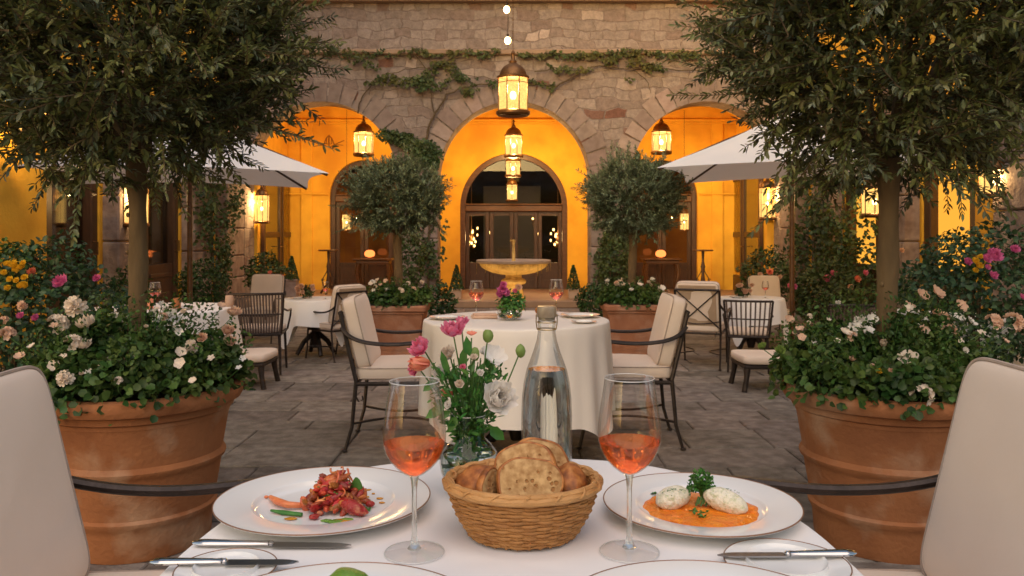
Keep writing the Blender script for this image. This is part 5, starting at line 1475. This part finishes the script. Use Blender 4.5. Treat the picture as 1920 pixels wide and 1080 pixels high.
for i in range(38):
    a = q.uniform(0, 2*PI); rr = q.random()**.5; h = .060*(1-rr**1.6)+.006
    c_ = Vector((cx0+.040*rr*math.cos(a), cy0+.036*rr*math.sin(a), h)); pts = []
    ph = q.uniform(0, 6); R_ = q.uniform(.006, .011)
    ax = unit(q); ay = ax.cross(unit(q)).normalized()
    for k in range(8): pts.append(c_+ax*R_*math.cos(ph+k*.4)+ay*R_*math.sin(ph+k*.4))
    pts = [Vector((p.x, p.y, max(.002, p.z))) for p in pts]
    mb.tube(pts, q.uniform(.0010, .0019), 5)
mb.build('strands', pm('ragout_strands', (.50, .10, .03), (.66, .28, .09), 60, .35, island=.35), t)
mb = MB(); a0 = fz(668, 962); a1 = fz(652, 935)
mb.ell((a0[0]-.005, a0[1]-.005, .013), (.028, .012, .011), 16, Matrix.Rotation(-.45, 3, 'Z') @ Matrix.Rotation(.25, 3, 'Y'), .08, 3)
a = fz(694, 950); mb.ell((a[0], a[1], .006), (.008, .006, .005), 10); a = fz(588, 972); mb.ell((a[0], a[1], .004), (.009, .007, .004), 10, None, .2, 2); a = fz(600, 965); mb.ell((a[0], a[1], .004), (.006, .005, .004), 10)
mb.build('tomato_pieces', M['tomato'], t)
mb = MB(); P_ = [fz(507, 937), fz(520, 948), fz(540, 955), fz(562, 953), fz(585, 948)]
mb.tube([(x, y, .006+.003*math.sin(i)) for i, (x, y) in enumerate(P_)], [.0035, .006, .0055, .0045, .004], 10); mb.ell((P_[0][0]-.007, P_[0][1]+.001, .006), (.004, .003, .0025), 8)
mb.build('prawn', M['prawn'], t)
mb = MB(); P_ = [fz(508, 960), fz(530, 964), fz(566, 968)]
mb.tube([(x, y, .004) for x, y in P_], [.002, .004, .0035], 8); mb.build('green_bean', M['greens'], t); mb = MB()
a = fz(668, 940)
vs = []; 
for i in range(9):
    f = i/8; wv = .0115*math.sin(PI*(.1+.85*f))**.7
    for g_ in (-1, -.35, .35, 1): vs.append((a[0]+.004+g_*wv, a[1]-.022+.004*abs(g_), .046-.040*f+.003*math.cos(g_*3)-.001*i))
mb.add(vs, [(i*4+k, i*4+k+1, i*4+5+k, i*4+4+k) for i in range(8) for k in range(3)])
a = fz(680, 955)
for i in range(26): mb.ell((a[0]+q.uniform(-.012, .012), a[1]+q.uniform(-.008, .008), .002), (.0022, .0016, .001), 6)
for i in range(20): mb.ell((cx0+q.uniform(-.03, .03), cy0+q.uniform(-.03, .01), q.uniform(.025, .05)), (.0022, .0016, .001), 6)
mb.build('green_garnish', M['greens'], t)
mb = MB()
for px, py, s in ((545, 972, .010), (686, 931, .006), (690, 918, .006), (712, 934, .006), (716, 942, .005), (640, 976, .016), (700, 925, .003)):
    a = fz(px, py); mb.ell((a[0], a[1], .0012), (s, s*.6, .0014), 14, None, .1, px)
mb.build('sauce_drops', M['oil'], t)
mb = MB()
for px, py, s in ((628, 978, .014), (612, 976, .008), (650, 974, .010)):
    a = fz(px, py); mb.ell((a[0], a[1], .0015), (s, s*.5, .002), 14, None, .2, px)
mb.build('green_puree', M['puree'], t)

# ---- food: quenelles
t = thing('quenelles', 'two herb-flecked white quenelles in orange sauce topped with parsley on the right plate', 'food', (.305, 1.318, ZT+.0065))
def gz(px, py, h=.008):
    dd = (HC-(ZT+h))*F/(py-HY); return X(px, dd)-.305, dd-1.318
mb = MB(); n = 72; vs = [(0, 0, .0035)]; 
for j in range(1, 9):
    for k in range(n):
        th = 2*PI*k/n; e = 1+.035*math.sin(5*th+1)+.03*math.sin(9*th)+.02*math.sin(17*th); f = j/8
        r_ = .096*f*e; z = .0035+.0012*math.sin(th*7+j)*math.cos(j*2.1+th*3) if j < 8 else -.0005
        vs.append((r_*math.cos(th)*.98, r_*math.sin(th)*.92, z))
fs = [(0, 1+k, 1+(k+1) % n) for k in range(n)]
for j in range(7):
    for k in range(n): fs.append((1+j*n+k, 1+(j+1)*n+k, 1+(j+1)*n+(k+1) % n, 1+j*n+(k+1) % n))
mb.add(vs, fs)
q = random.Random(31)
for i in range(20):
    a = q.uniform(0, 2*PI); rr = .090*q.random()**.5; mb.ell((rr*math.cos(a), rr*math.sin(a)*.92, .003), (q.uniform(.005, .010), q.uniform(.004, .008), .0030), 8, None, .15, i)
mb.build('sauce', M['sauce'], t)
for (px, py, ang, l_) in ((1262, 938, .55, .033), (1360, 944, -.5, .037)):
    a = gz(px, py, .02); mb = MB()
    mb.ell((0, 0, 0), (l_, .0195, .0185), 28, None, .035, int(px)); 
    o = mb.build('quenelle', M['quenelle'], t, angle=180); o.location = (a[0], a[1], .0175); o.rotation_euler = (0, -.1 if ang > 0 else .25, ang)
mb = MB()
for i in range(60):
    px = q.choice((1267, 1362)); a = gz(px, 943, .02); th = q.uniform(0, 2*PI); r_ = q.uniform(0, 1)
    dx, dy = r_*.026*math.cos(th), r_*.013*math.sin(th); mb.ell((a[0]+dx, a[1]+dy, .0180+.0178*math.sqrt(max(0, 1-r_*r_*.9))), (.0011, .0009, .0006), 5)
mb.build('herb_flecks', M['greens'], t)
P = []; D = []; N = []; L = []; W = []
a = gz(1316, 925, .03)
for i in range(420):
    d = unit(q); d.z = abs(d.z)
    rr = q.random()**.5
    P.append((a[0]+d.x*.021*rr, a[1]+.003+d.y*.016*rr, .028+d.z*.032*rr)); D.append(d*.7+unit(q)*.7); N.append(unit(q)); L.append(q.uniform(.004, .009)); W.append(.0022)
leaf_mesh('parsley', P, D, N, L, W, M['greens'], t)
P = []; D = []; N = []; L = []; W = []
for (px, py) in ((1308, 968), (1316, 973), (1222, 928), (1320, 964), (1300, 962)):
    b_ = gz(px, py)
    for i in range(9): P.append((b_[0]+q.uniform(-.006, .006), b_[1]+q.uniform(-.004, .004), .004)); D.append(unit(q)+Vector((0, 0, .3))); N.append((0, 0, 1)); L.append(q.uniform(.004, .007)); W.append(.003)
leaf_mesh('chopped_herbs', P, D, N, L, W, M['greens'], t)
st = MB()
for i in range(14): st.tube([(a[0], a[1]+.003, .012), (a[0]+q.uniform(-.012, .012), a[1]+q.uniform(-.008, .01), q.uniform(.035, .052))], .0007, 4)
for i in range(7): st.tube([(a[0]-.012+.004*i, a[1]-.010, .006+.003*(i % 2)), (a[0]-.006+.004*i, a[1]-.006, .02)], .0018, 5)
st.build('parsley_stalks', M['stem'], t)
t = thing('green_mound', 'bright green rounded mound just showing on the near left plate', 'food', (X(661, 1.0)+.0, 1.0, ZT+.011))
mb = MB(); mb.ell((0, -.03, .0), (.034, .036, .043), 28, None, .04, 3); mb.build('puree', M['puree'], t)

# ---- bread basket
BX, BY = X(980, 1.228), 1.228
t = thing('bread_basket', 'oval woven wicker basket full of bread slices in the centre of the foreground table', 'basket', (BX, BY, ZT))
def bprof(f): # half width / half depth at height fraction
    k = .078+(.110-.078)*(1-max(0, 1-f)**1.7); return k*1.0, k*.86
mb = MB(); rows = 15; ns = 30; Hh = .078
for i in range(rows):
    f = (i+.5)/rows
    a, b_ = bprof(f); pts = []
    for k in range(ns*6+1):
        th = 2*PI*k/(ns*6); off = 1+.028*math.cos(ns/2*th+i*PI)
        pts.append((a*off*math.cos(th), b_*off*math.sin(th), .003+Hh*f+.0006*math.sin(th*9+i)))
    mb.tube(pts, .0024, 6, cap=False)
for i in range(rows):
    f = (i+.5)/rows+.0
    a, b_ = bprof(f); pts = []
    for k in range(ns*6+1):
        th = 2*PI*k/(ns*6); off = 1-.028*math.cos(ns/2*th+i*PI)
        pts.append((a*off*.985*math.cos(th), b_*off*.985*math.sin(th), .003+Hh*f+.0006*math.sin(th*9+i)))
    mb.tube(pts, .0024, 5, cap=False)
mb.build('weave', M['wicker'], t)
mb = MB()
for k in range(ns):
    th = 2*PI*(k+.0)/ns; mb.tube([(bprof(f)[0]*math.cos(th), bprof(f)[1]*math.sin(th), .002+Hh*f) for f in (0, .25, .5, .75, 1.02)], .0022, 5)
mb.build('stakes', M['wicker'], t)
mb = MB()
for off, zz, r_ in ((.003, .079, .0058), (-.003, .0795, .0055), (0, .0845, .005)):
    pts = []
    for k in range(121):
        th = 2*PI*k/120; w_ = .0012*math.sin(th*20+zz*500)
        pts.append(((.112+off+w_)*math.cos(th), (.0965+off+w_)*math.sin(th), zz+w_*.5))
    mb.tube(pts, r_, 8, cap=False)
pts = []
for k in range(601):
    th = 2*PI*k/600; ph = th*16
    pts.append(((.112+.0078*math.cos(ph))*math.cos(th), (.0965+.0078*math.cos(ph))*math.sin(th), .0812+.0066*math.sin(ph)))
mb.tube(pts, .0019, 5, cap=False)
mb.build('rim', M['wickerrim'], t)
mb = MB(); mb.lathe([(.001, .003), (.078, .003), (.080, .006), (.0785, .008), (.001, .006)], 40, close=False, fn=lambda th, r, z, j: (r*math.cos(th), r*.86*math.sin(th), z)); mb.build('bottom', M['wicker'], t)
def slice_(label, px, py, dd, w_, h_, th_, rx, ry, rz, name='bread_slice'):
    """rounded loaf slice; face normal local -Y"""
    q = random.Random(int(px)); ph = q.uniform(0, 6)
    o = thing(name, label, 'bread', (X(px, dd), dd, Z(py, dd)), group='slices of bread in the basket')
    n = 48; out = []
    for k in range(n):
        a = 2*PI*k/n
        x = w_*sgnp(math.cos(a), .8); z = h_*sgnp(math.sin(a), .82)
        if z < 0: z *= .92
        k_ = 1+.02*math.sin(3*a+ph)+.012*math.sin(7*a+ph*2)
        out.append((x*k_, z*k_))
    # crust band
    mb = MB(); vs = []; lay = [(-th_/2+.0002, .92), (-th_*.47, .97), (-th_*.36, 1.0), (0, 1.012), (th_*.36, 1.0), (th_*.47, .97), (th_/2-.0002, .92)]
    for (yy, s_) in lay: vs += [(x*s_, yy, z*s_) for x, z in out]
    m_ = len(lay); mb.add(vs, [(j*n+k, j*n+(k+1) % n, (j+1)*n+(k+1) % n, (j+1)*n+k) for j in range(m_-1) for k in range(n)])
    mb.build('crust', M['crust'], o)
    mb = MB()
    for sg in (-1, 1):
        vs = [(0, sg*(th_/2+.0004), 0)]
        for j in range(1, 9):
            for k in range(n):
                f = j/8*.935; x, z = out[k]
                vs.append((x*f, sg*(th_/2+(.0006*math.sin(x*f*400+z*300)*math.sin(z*f*500) if j < 8 else -.001)), z*f))
        fs = [(0, 1+k, 1+(k+1) % n) for k in range(n)]+[(1+j*n+k, 1+(j+1)*n+k, 1+(j+1)*n+(k+1) % n, 1+j*n+(k+1) % n) for j in range(7) for k in range(n)]
        if sg > 0: fs = [tuple(reversed(f)) for f in fs]
        mb.add(vs, fs)
    mb.build('crumb', M['crumb'], o, angle=180)
    o.rotation_euler = (rx, ry, rz); return o
slice_('front slice of bread with open crumb leaning on the others in the basket', 993, 908, 1.192, .049, .038, .022, R(-24), R(5), R(4))
slice_('second slice of bread just behind the front one in the basket', 985, 884, 1.225, .048, .042, .022, R(-24), R(-16), R(-8))
slice_('tallest slice of bread at the back of the basket', 1008, 882, 1.252, .050, .047, .022, R(-22), R(14), R(10))
slice_('thin bread slice seen edge-on at the left of the basket', 917, 915, 1.20, .030, .026, .012, R(-10), R(-20), R(66))
def loaf(label, px, py, dd, r, rot):
    o = thing('bread_roll', label, 'bread', (X(px, dd), dd, Z(py, dd)))
    mb = MB(); mb.ell((0, 0, 0), r, 28, None, .06, int(px)); mb.build('crust', M['crust'], o, angle=180); o.rotation_euler = rot; return o
loaf('crusty brown bread end at the left of the basket', 898, 915, 1.235, (.040, .034, .034), (0, R(-20), R(20)))
loaf('crusty bread heel at the right of the basket', 1064, 912, 1.225, (.026, .036, .034), (R(10), R(20), R(15)))
loaf('bread end lying low at the back of the basket', 950, 905, 1.285, (.045, .025, .030), (0, 0, R(5)))

# ---- water bottle
bx, by = X(1025, 1.50), 1.50
t = thing('water_bottle', 'tall clear glass water bottle with wired stopper on the foreground table', 'bottle', (bx, by, ZT))
op = [(.0008, .004), (.040, .002), (.0455, .006), (.0465, .014), (.0465, .12), (.0455, .150), (.0425, .178), (.037, .203), (.030, .222), (.0235, .240), (.0188, .256), (.0165, .270), (.0158, .282), (.0165, .284), (.0165, .292), (.0155, .294), (.0155, .300)]
mb = MB(); mb.lathe(op, 64, close=False); mb.build('glass', M['glass'], t, angle=70)
mb = MB(); wt = .204; wp = [(.0008, .016), (.030, .014), (.039, .018), (.0435, .030), (.0438, .12), (.0425, .150), (.0395, .178), (.0345, .1985), (.0335, wt), (.02, wt), (.0008, wt)]
mb.lathe(wp, 64, close=False); mb.build('water', M['water'], t, angle=60)
mb = MB(); mb.lathe([(.0008, .0065), (.036, .004), (.043, .008), (.0445, .016), (.042, .018), (.032, .011), (.0008, .012)], 48, close=False); mb.build('glass_base', M['glassthick'], t)
mb = MB(); mb.lathe([(.0008, .292), (.0145, .294), (.0150, .298), (.0172, .299), (.0176, .301), (.0176, .316), (.0168, .319), (.0008, .320)], 32, close=False); mb.build('stopper', M['cork'], t)
mb = MB(); mb.tube(ring_pts(.0172, .277, 32), .0012, 6, cap=False); mb.tube(ring_pts(.0172, .290, 32), .0010, 6, cap=False)
for s_ in (-1, 1): mb.tube([(s_*.0175, 0, .277), (s_*.0195, 0, .29), (s_*.019, 0, .304)], .001, 5)
mb.build('wire_clasp', M['foil'], t)

# ---- vase of flowers
vx, vy = X(880, 1.42), 1.42
t = thing('glass_vase', 'small round-bellied clear glass vase behind the bread basket', 'vase', (vx, vy, ZT))
mb = MB(); mb.lathe([(.0008, .003), (.026, .002), (.030, .006), (.040, .018), (.0495, .038), (.052, .055), (.048, .072), (.038, .086), (.028, .096), (.0235, .106), (.0225, .118), (.025, .130), (.029, .138)], 56, close=False); mb.build('belly', M['glass'], t)
mb = MB(); mb.tube(ring_pts(.029, .138, 40), .0010, 6, cap=False); mb.build('lip', M['rimglass'], t)
mb = MB(); mb.lathe([(.0008, .006), (.026, .006), (.038, .019), (.047, .038), (.0495, .055), (.0455, .071), (.02, .0715), (.0008, .0715)], 48, close=False); mb.build('water', M['water'], t, angle=60)
bq_ = thing('flower_bouquet', 'loose bouquet of pink, coral and white flowers standing in the glass vase', 'bouquet', (vx, vy, ZT+.02))
q = random.Random(77); st = MB()
O3 = Vector((vx, vy, ZT+.02))
fl = [(850, 626, 1.40, 29, 'double', 'pink', (-.1, -.5, 1)), (866, 607, 1.42, 16, 'double', 'pink', (.1, -.3, 1)), (793, 657, 1.38, 26, 'double', 'pink', (-.6, -.6, .6)), (806, 681, 1.37, 29, 'tulip', 'coral', (-.95, -.5, .05)), (779, 692, 1.38, 15, 'double', 'pink', (-.8, -.6, -.3)),
      (931, 750, 1.36, 40, 'double', 'whitec', (.35, -1, .55)), (925, 672, 1.43, 27, 'open', 'whitec', (.3, -.7, .8)), (912, 664, 1.45, 16, 'double', 'whitec', (0, -.3, 1)), (850, 738, 1.42, 17, 'tulip', 'coral', (-.9, -.4, .2)), (842, 668, 1.44, 19, 'double', 'white', (-.4, -.6, .6)), (828, 700, 1.42, 17, 'double', 'whitec', (-.4, -.8, .4)), (862, 722, 1.36, 11, 'double', 'white', (-.1, -.8, .6)), (900, 700, 1.36, 9, 'double', 'whitec', (.1, -.8, .6)), (888, 672, 1.38, 9, 'double', 'white', (.1, -.6, .8)), (868, 690, 1.37, 8, 'double', 'pink', (-.1, -.8, .6)), (842, 760, 1.37, 10, 'double', 'whitec', (-.5, -.8, .4)), (884, 628, 1.47, 11, 'open', 'coral', (0, -.3, 1))]
for (px, py, d, s, kind, mat, fc) in fl:
    p = Vector((X(px, d), d, Z(py, d)))-O3; bloom(kind, mat, q.randint(0, 99), bq_, p, s/F*d, fc)
    mid = Vector((p.x*.35, p.y*.3, p.z*.62)); st.tube([(q.uniform(-.01, .01), q.uniform(-.01, .01), 0), (p.x*.12, p.y*.12, .10), mid, p-Vector(fc).normalized()*.006], [.0016, .0016, .0015, .0013], 5)
for (px, py) in ((976, 658), (915, 630), (890, 664)):
    d = 1.41; p = Vector((X(px, d), d, Z(py, d)))-O3
    st.tube([(0, 0, 0), (p.x*.15, p.y*.1, .11), (p.x*.6, p.y*.5, p.z*.62), tuple(p)], .0013, 5)
    m2 = MB(); m2.ell(tuple(p), (.009, .009, .012), 12, None, .06, px); m2.build('bud', M['budm'], bq_)
for i in range(70):
    a = q.uniform(0, 2*PI); rr = q.uniform(.2, 1)*.055; h = q.uniform(.13, .215)
    st.tube([(q.uniform(-.012, .012), q.uniform(-.012, .012), .01), (rr*.25*math.cos(a), rr*.25*math.sin(a), .10), (rr*math.cos(a), rr*math.sin(a), h)], .0010, 4, cap=False)
st.build('stems', M['stem'], bq_)
P = []; D = []; N = []; L = []; W = []
for i in range(900):
    a = q.uniform(0, 2*PI); h = q.uniform(.07, .20); rr = q.uniform(.1, 1)**.7*(.020+.045*min(1, (h-.07)/.07))
    P.append((rr*math.cos(a), rr*math.sin(a), h)); D.append(Vector((math.cos(a)*.5, math.sin(a)*.5, .5))+unit(q)*.7); N.append(unit(q)+Vector((0, -.5, .5))); l_ = q.uniform(.009, .020); L.append(l_); W.append(l_*.20)
for (px, py, dx, dz, l_, w_) in ((918, 800, .8, -.7, .034, .011), (840, 700, -.3, 1, .04, .007), (868, 690, .05, 1, .035, .008), (880, 668, -.15, 1, .035, .008), (835, 760, -.8, -.5, .04, .010), (818, 712, -.7, -.6, .03, .008), (856, 780, -.4, -.8, .030, .009), (846, 770, -.8, -.5, .028, .007)):
    d = 1.385; p = Vector((X(px, d), d, Z(py, d)))-O3; P.append(p); D.append((dx, -.1, dz)); N.append((0, -1, .2)); L.append(l_); W.append(w_)
leaf_mesh('leaves', P, D, N, L, W, M['greens'], bq_, curl=.1)
P = []; D = []; N = []; L = []; W = []
for i in range(60):
    a = q.uniform(0, 2*PI); P.append((.02*math.cos(a), .02*math.sin(a), q.uniform(.0, .075))); D.append(unit(q)+Vector((0, 0, .6))); N.append(unit(q)); l_ = q.uniform(.015, .035); L.append(l_); W.append(l_*.2)
leaf_mesh('submerged_leaves', P, D, N, L, W, M['greens'], bq_)

# ================================================================== THINGS ON THE MIDDLE TABLE
zt = ZT2+.003
wine_glass('wine glass standing at the left of the middle table', X(893, 4.55), 4.55, zt, H=.20, rb=.042, fill=.165, mat='wine2', seg=32, foot=.034)
wine_glass('wine glass standing at the right of the middle table', X(1043, 4.6), 4.6, zt, H=.205, rb=.042, fill=.158, mat='wine2', seg=32, foot=.034)
plate('white plate at the left of the middle table', X(838, 4.45), 4.45, zt, .10, n=48, lift=.014)
plate('white plate at the right of the middle table', X(1088, 4.55), 4.55, zt, .11, n=48, lift=.016)
plate('small side plate in front of the right plate on the middle table', X(1095, 4.25), 4.25, zt, .066, deep=False, n=40, lift=.010)
t = thing('folded_napkin', 'cream folded napkin beside the left wine glass on the middle table', 'napkin', (X(908, 4.5), 4.5, zt))
mb = MB(); mb.box((0, 0, .008), (.14, .10, .016), rz=.1, bev=.005); mb.box((.005, .0, .020), (.13, .09, .008), rz=.16, bev=.003); mb.build('cloth', M['cream'], t, smooth=False)
t = thing('posy_bowl', 'low glass bowl holding a posy on the middle table', 'vase', (X(956, 4.4), 4.4, zt))
mb = MB(); mb.lathe([(.0008, .002), (.03, .001), (.058, .012), (.068, .03), (.066, .05), (.058, .062)], 32, close=False); mb.build('bowl', M['glass'], t)
mb = MB(); mb.lathe([(.0008, .005), (.03, .005), (.055, .015), (.063, .032), (.0008, .033)], 32, close=False); mb.build('water', M['water'], t)
t = thing('small_posy', 'small posy with a purple-pink bloom on the middle table', 'bouquet', (X(956, 4.4), 4.4, zt+.01))
P, D, N, L, W = foliage_pts(random.Random(8), 520, ball_sampler((.01, 0, .085), (.075, .06, .065), .1), .015, .03, .28)
leaf_mesh('leaves', P, D, N, L, W, M['greens'], t)
q = random.Random(5)
for px, py, s, k, m_ in ((943, 546, 12, 'double', 'magenta'), (936, 553, 9, 'double', 'magenta'), (951, 551, 9, 'double', 'magenta'), (943, 535, 8, 'double', 'magenta'), (972, 540, 8, 'double', 'cream'), (966, 546, 6, 'double', 'pink')):
    bloom(k, m_, q.randint(0, 9), t, Vector((X(px, 4.36), 4.36, Z(py, 4.36)))-Vector((X(956, 4.4), 4.4, zt+.01)), s/F*4.36, (q.uniform(-.4, .4), -1, .6))
t = thing('bread_roll', 'small bread roll beside the right wine glass on the middle table', 'bread', (X(1016, 4.62), 4.62, zt)); mb = MB(); mb.ell((0, 0, .03), (.04, .03, .028), 16, None, .08, 4); mb.ell((.05, .01, .026), (.03, .028, .024), 14, None, .08, 5); mb.build('crust', M['crust'], t)

# things on the background tables
def set_table(tx, ty, tz, r, seed, where):
    q = random.Random(seed)
    plate('plate on the %s' % where, tx-r*.45, ty-.05, tz+.002, r*.26, deep=False, n=32, lift=.012)
    wine_glass('wine glass on the %s' % where, tx+r*.35, ty-.1, tz+.002, H=.17, rb=.035, fill=.15, mat='wine2', seg=20, foot=.03)
set_table(T3[0], T3[1], ZT3, .34, 1, 'small left table with pointed cloth')
set_table(T4[0], T4[1], ZT4, .32, 2, 'small right table with pointed cloth')
set_table(T6[0], T6[1], ZT6, .5, 3, 'table behind the right olive trunk')
plate('white plate on the table behind the left olive trunk', T5[0]+.18, T5[1]-.1, ZT5+.002, .12, n=40, lift=.014)
wine_glass('tall wine glass on the table behind the left olive trunk', X(291, 6.25), 6.25, ZT5+.002, H=.20, rb=.045, fill=.15, mat='wine2', seg=28, foot=.034)
for px, py, lab in ((331, 570, 'terracotta candle jar on the table behind the left olive trunk'), (280, 574, 'short pink candle jar on the table behind the left olive trunk'), (430, 557, 'square cream candle box beyond the left flowers')):
    d = 6.2
    t = thing('candle_jar', lab, 'candle', (X(px, d), d, ZT5+.002 if px < 400 else Z(575, d)), group='candle jars on the left table')
    mb = MB(); mb.lathe([(.0008, 0), (.026, 0), (.030, .01), (.031, .07), (.026, .085), (.0008, .086)], 20, close=False); mb.build('jar', M['coral' if px < 300 else 'terracotta' if px < 400 else 'cream'], t)
for (tx, ty, tz, lab, px) in ((T4[0], T4[1], ZT4, 'posy with pale flowers on the small right table', 1392), (T3[0], T3[1], ZT3, 'posy of peach flowers on the small left table', 575)):
    t = thing('small_posy', lab, 'bouquet', (X(px, ty), ty, tz))
    P, D, N, L, W = foliage_pts(random.Random(px), 200, ball_sampler((0, 0, .07), (.07, .05, .06), .1), .02, .04, .28)
    leaf_mesh('leaves', P, D, N, L, W, M['ivy'], t)
    for i in range(7): bloom('double', 'cream', i, t, (q.uniform(-.08, .08), -.05, q.uniform(.05, .13)), .03, (q.uniform(-.4, .4), -1, .6))
# ================================================================== LIGHT, SKY, CAMERA
w = bpy.data.worlds.new('World'); sc.world = w; w.use_nodes = True
n = w.node_tree.nodes; l = w.node_tree.links; n.clear()
sk = n.new('ShaderNodeTexSky'); sk.sky_type = 'NISHITA'; sk.sun_disc = False
SE, SR = R(7), R(200)
sk.sun_elevation = SE; sk.sun_rotation = SR; sk.air_density = 1; sk.dust_density = 2.5; sk.ozone_density = 1.0
bg = n.new('ShaderNodeBackground'); bg.inputs[1].default_value = .14
wo = n.new('ShaderNodeOutputWorld'); l.new(sk.outputs[0], bg.inputs[0]); l.new(bg.outputs[0], wo.inputs[0])
sl = bpy.data.lights.new('sun', 'SUN'); sl.energy = .60; sl.angle = R(60); sl.color = (1, .76, .60)
so = bpy.data.objects.new('sun', sl); COL.objects.link(so)
# diffuse evening glow from high up, slightly behind the left of the courtyard
so.rotation_euler = (R(28), R(3), 0)
cam = bpy.data.cameras.new('camera'); co = bpy.data.objects.new('camera', cam); COL.objects.link(co)
co.location = (0, 0, HC); co.rotation_euler = (R(90), 0, 0)
cam.sensor_width = 36; cam.lens = F/1920*36; cam.shift_y = -100/1920; cam.clip_start = .05; cam.clip_end = 300
cam.dof.use_dof = True; cam.dof.focus_distance = 1.7; cam.dof.aperture_fstop = 16
sc.camera = co
sc.view_settings.view_transform = 'Standard'; sc.view_settings.look = 'None'; sc.view_settings.gamma = 1
sc.view_settings.exposure = 1.5
sc.cycles.max_bounces = 10; sc.cycles.transparent_max_bounces = 24; sc.cycles.transmission_bounces = 10
sc.cycles.glossy_bounces = 4; sc.cycles.diffuse_bounces = 4
sc.cycles.sample_clamp_indirect = 4; sc.cycles.use_denoising = True
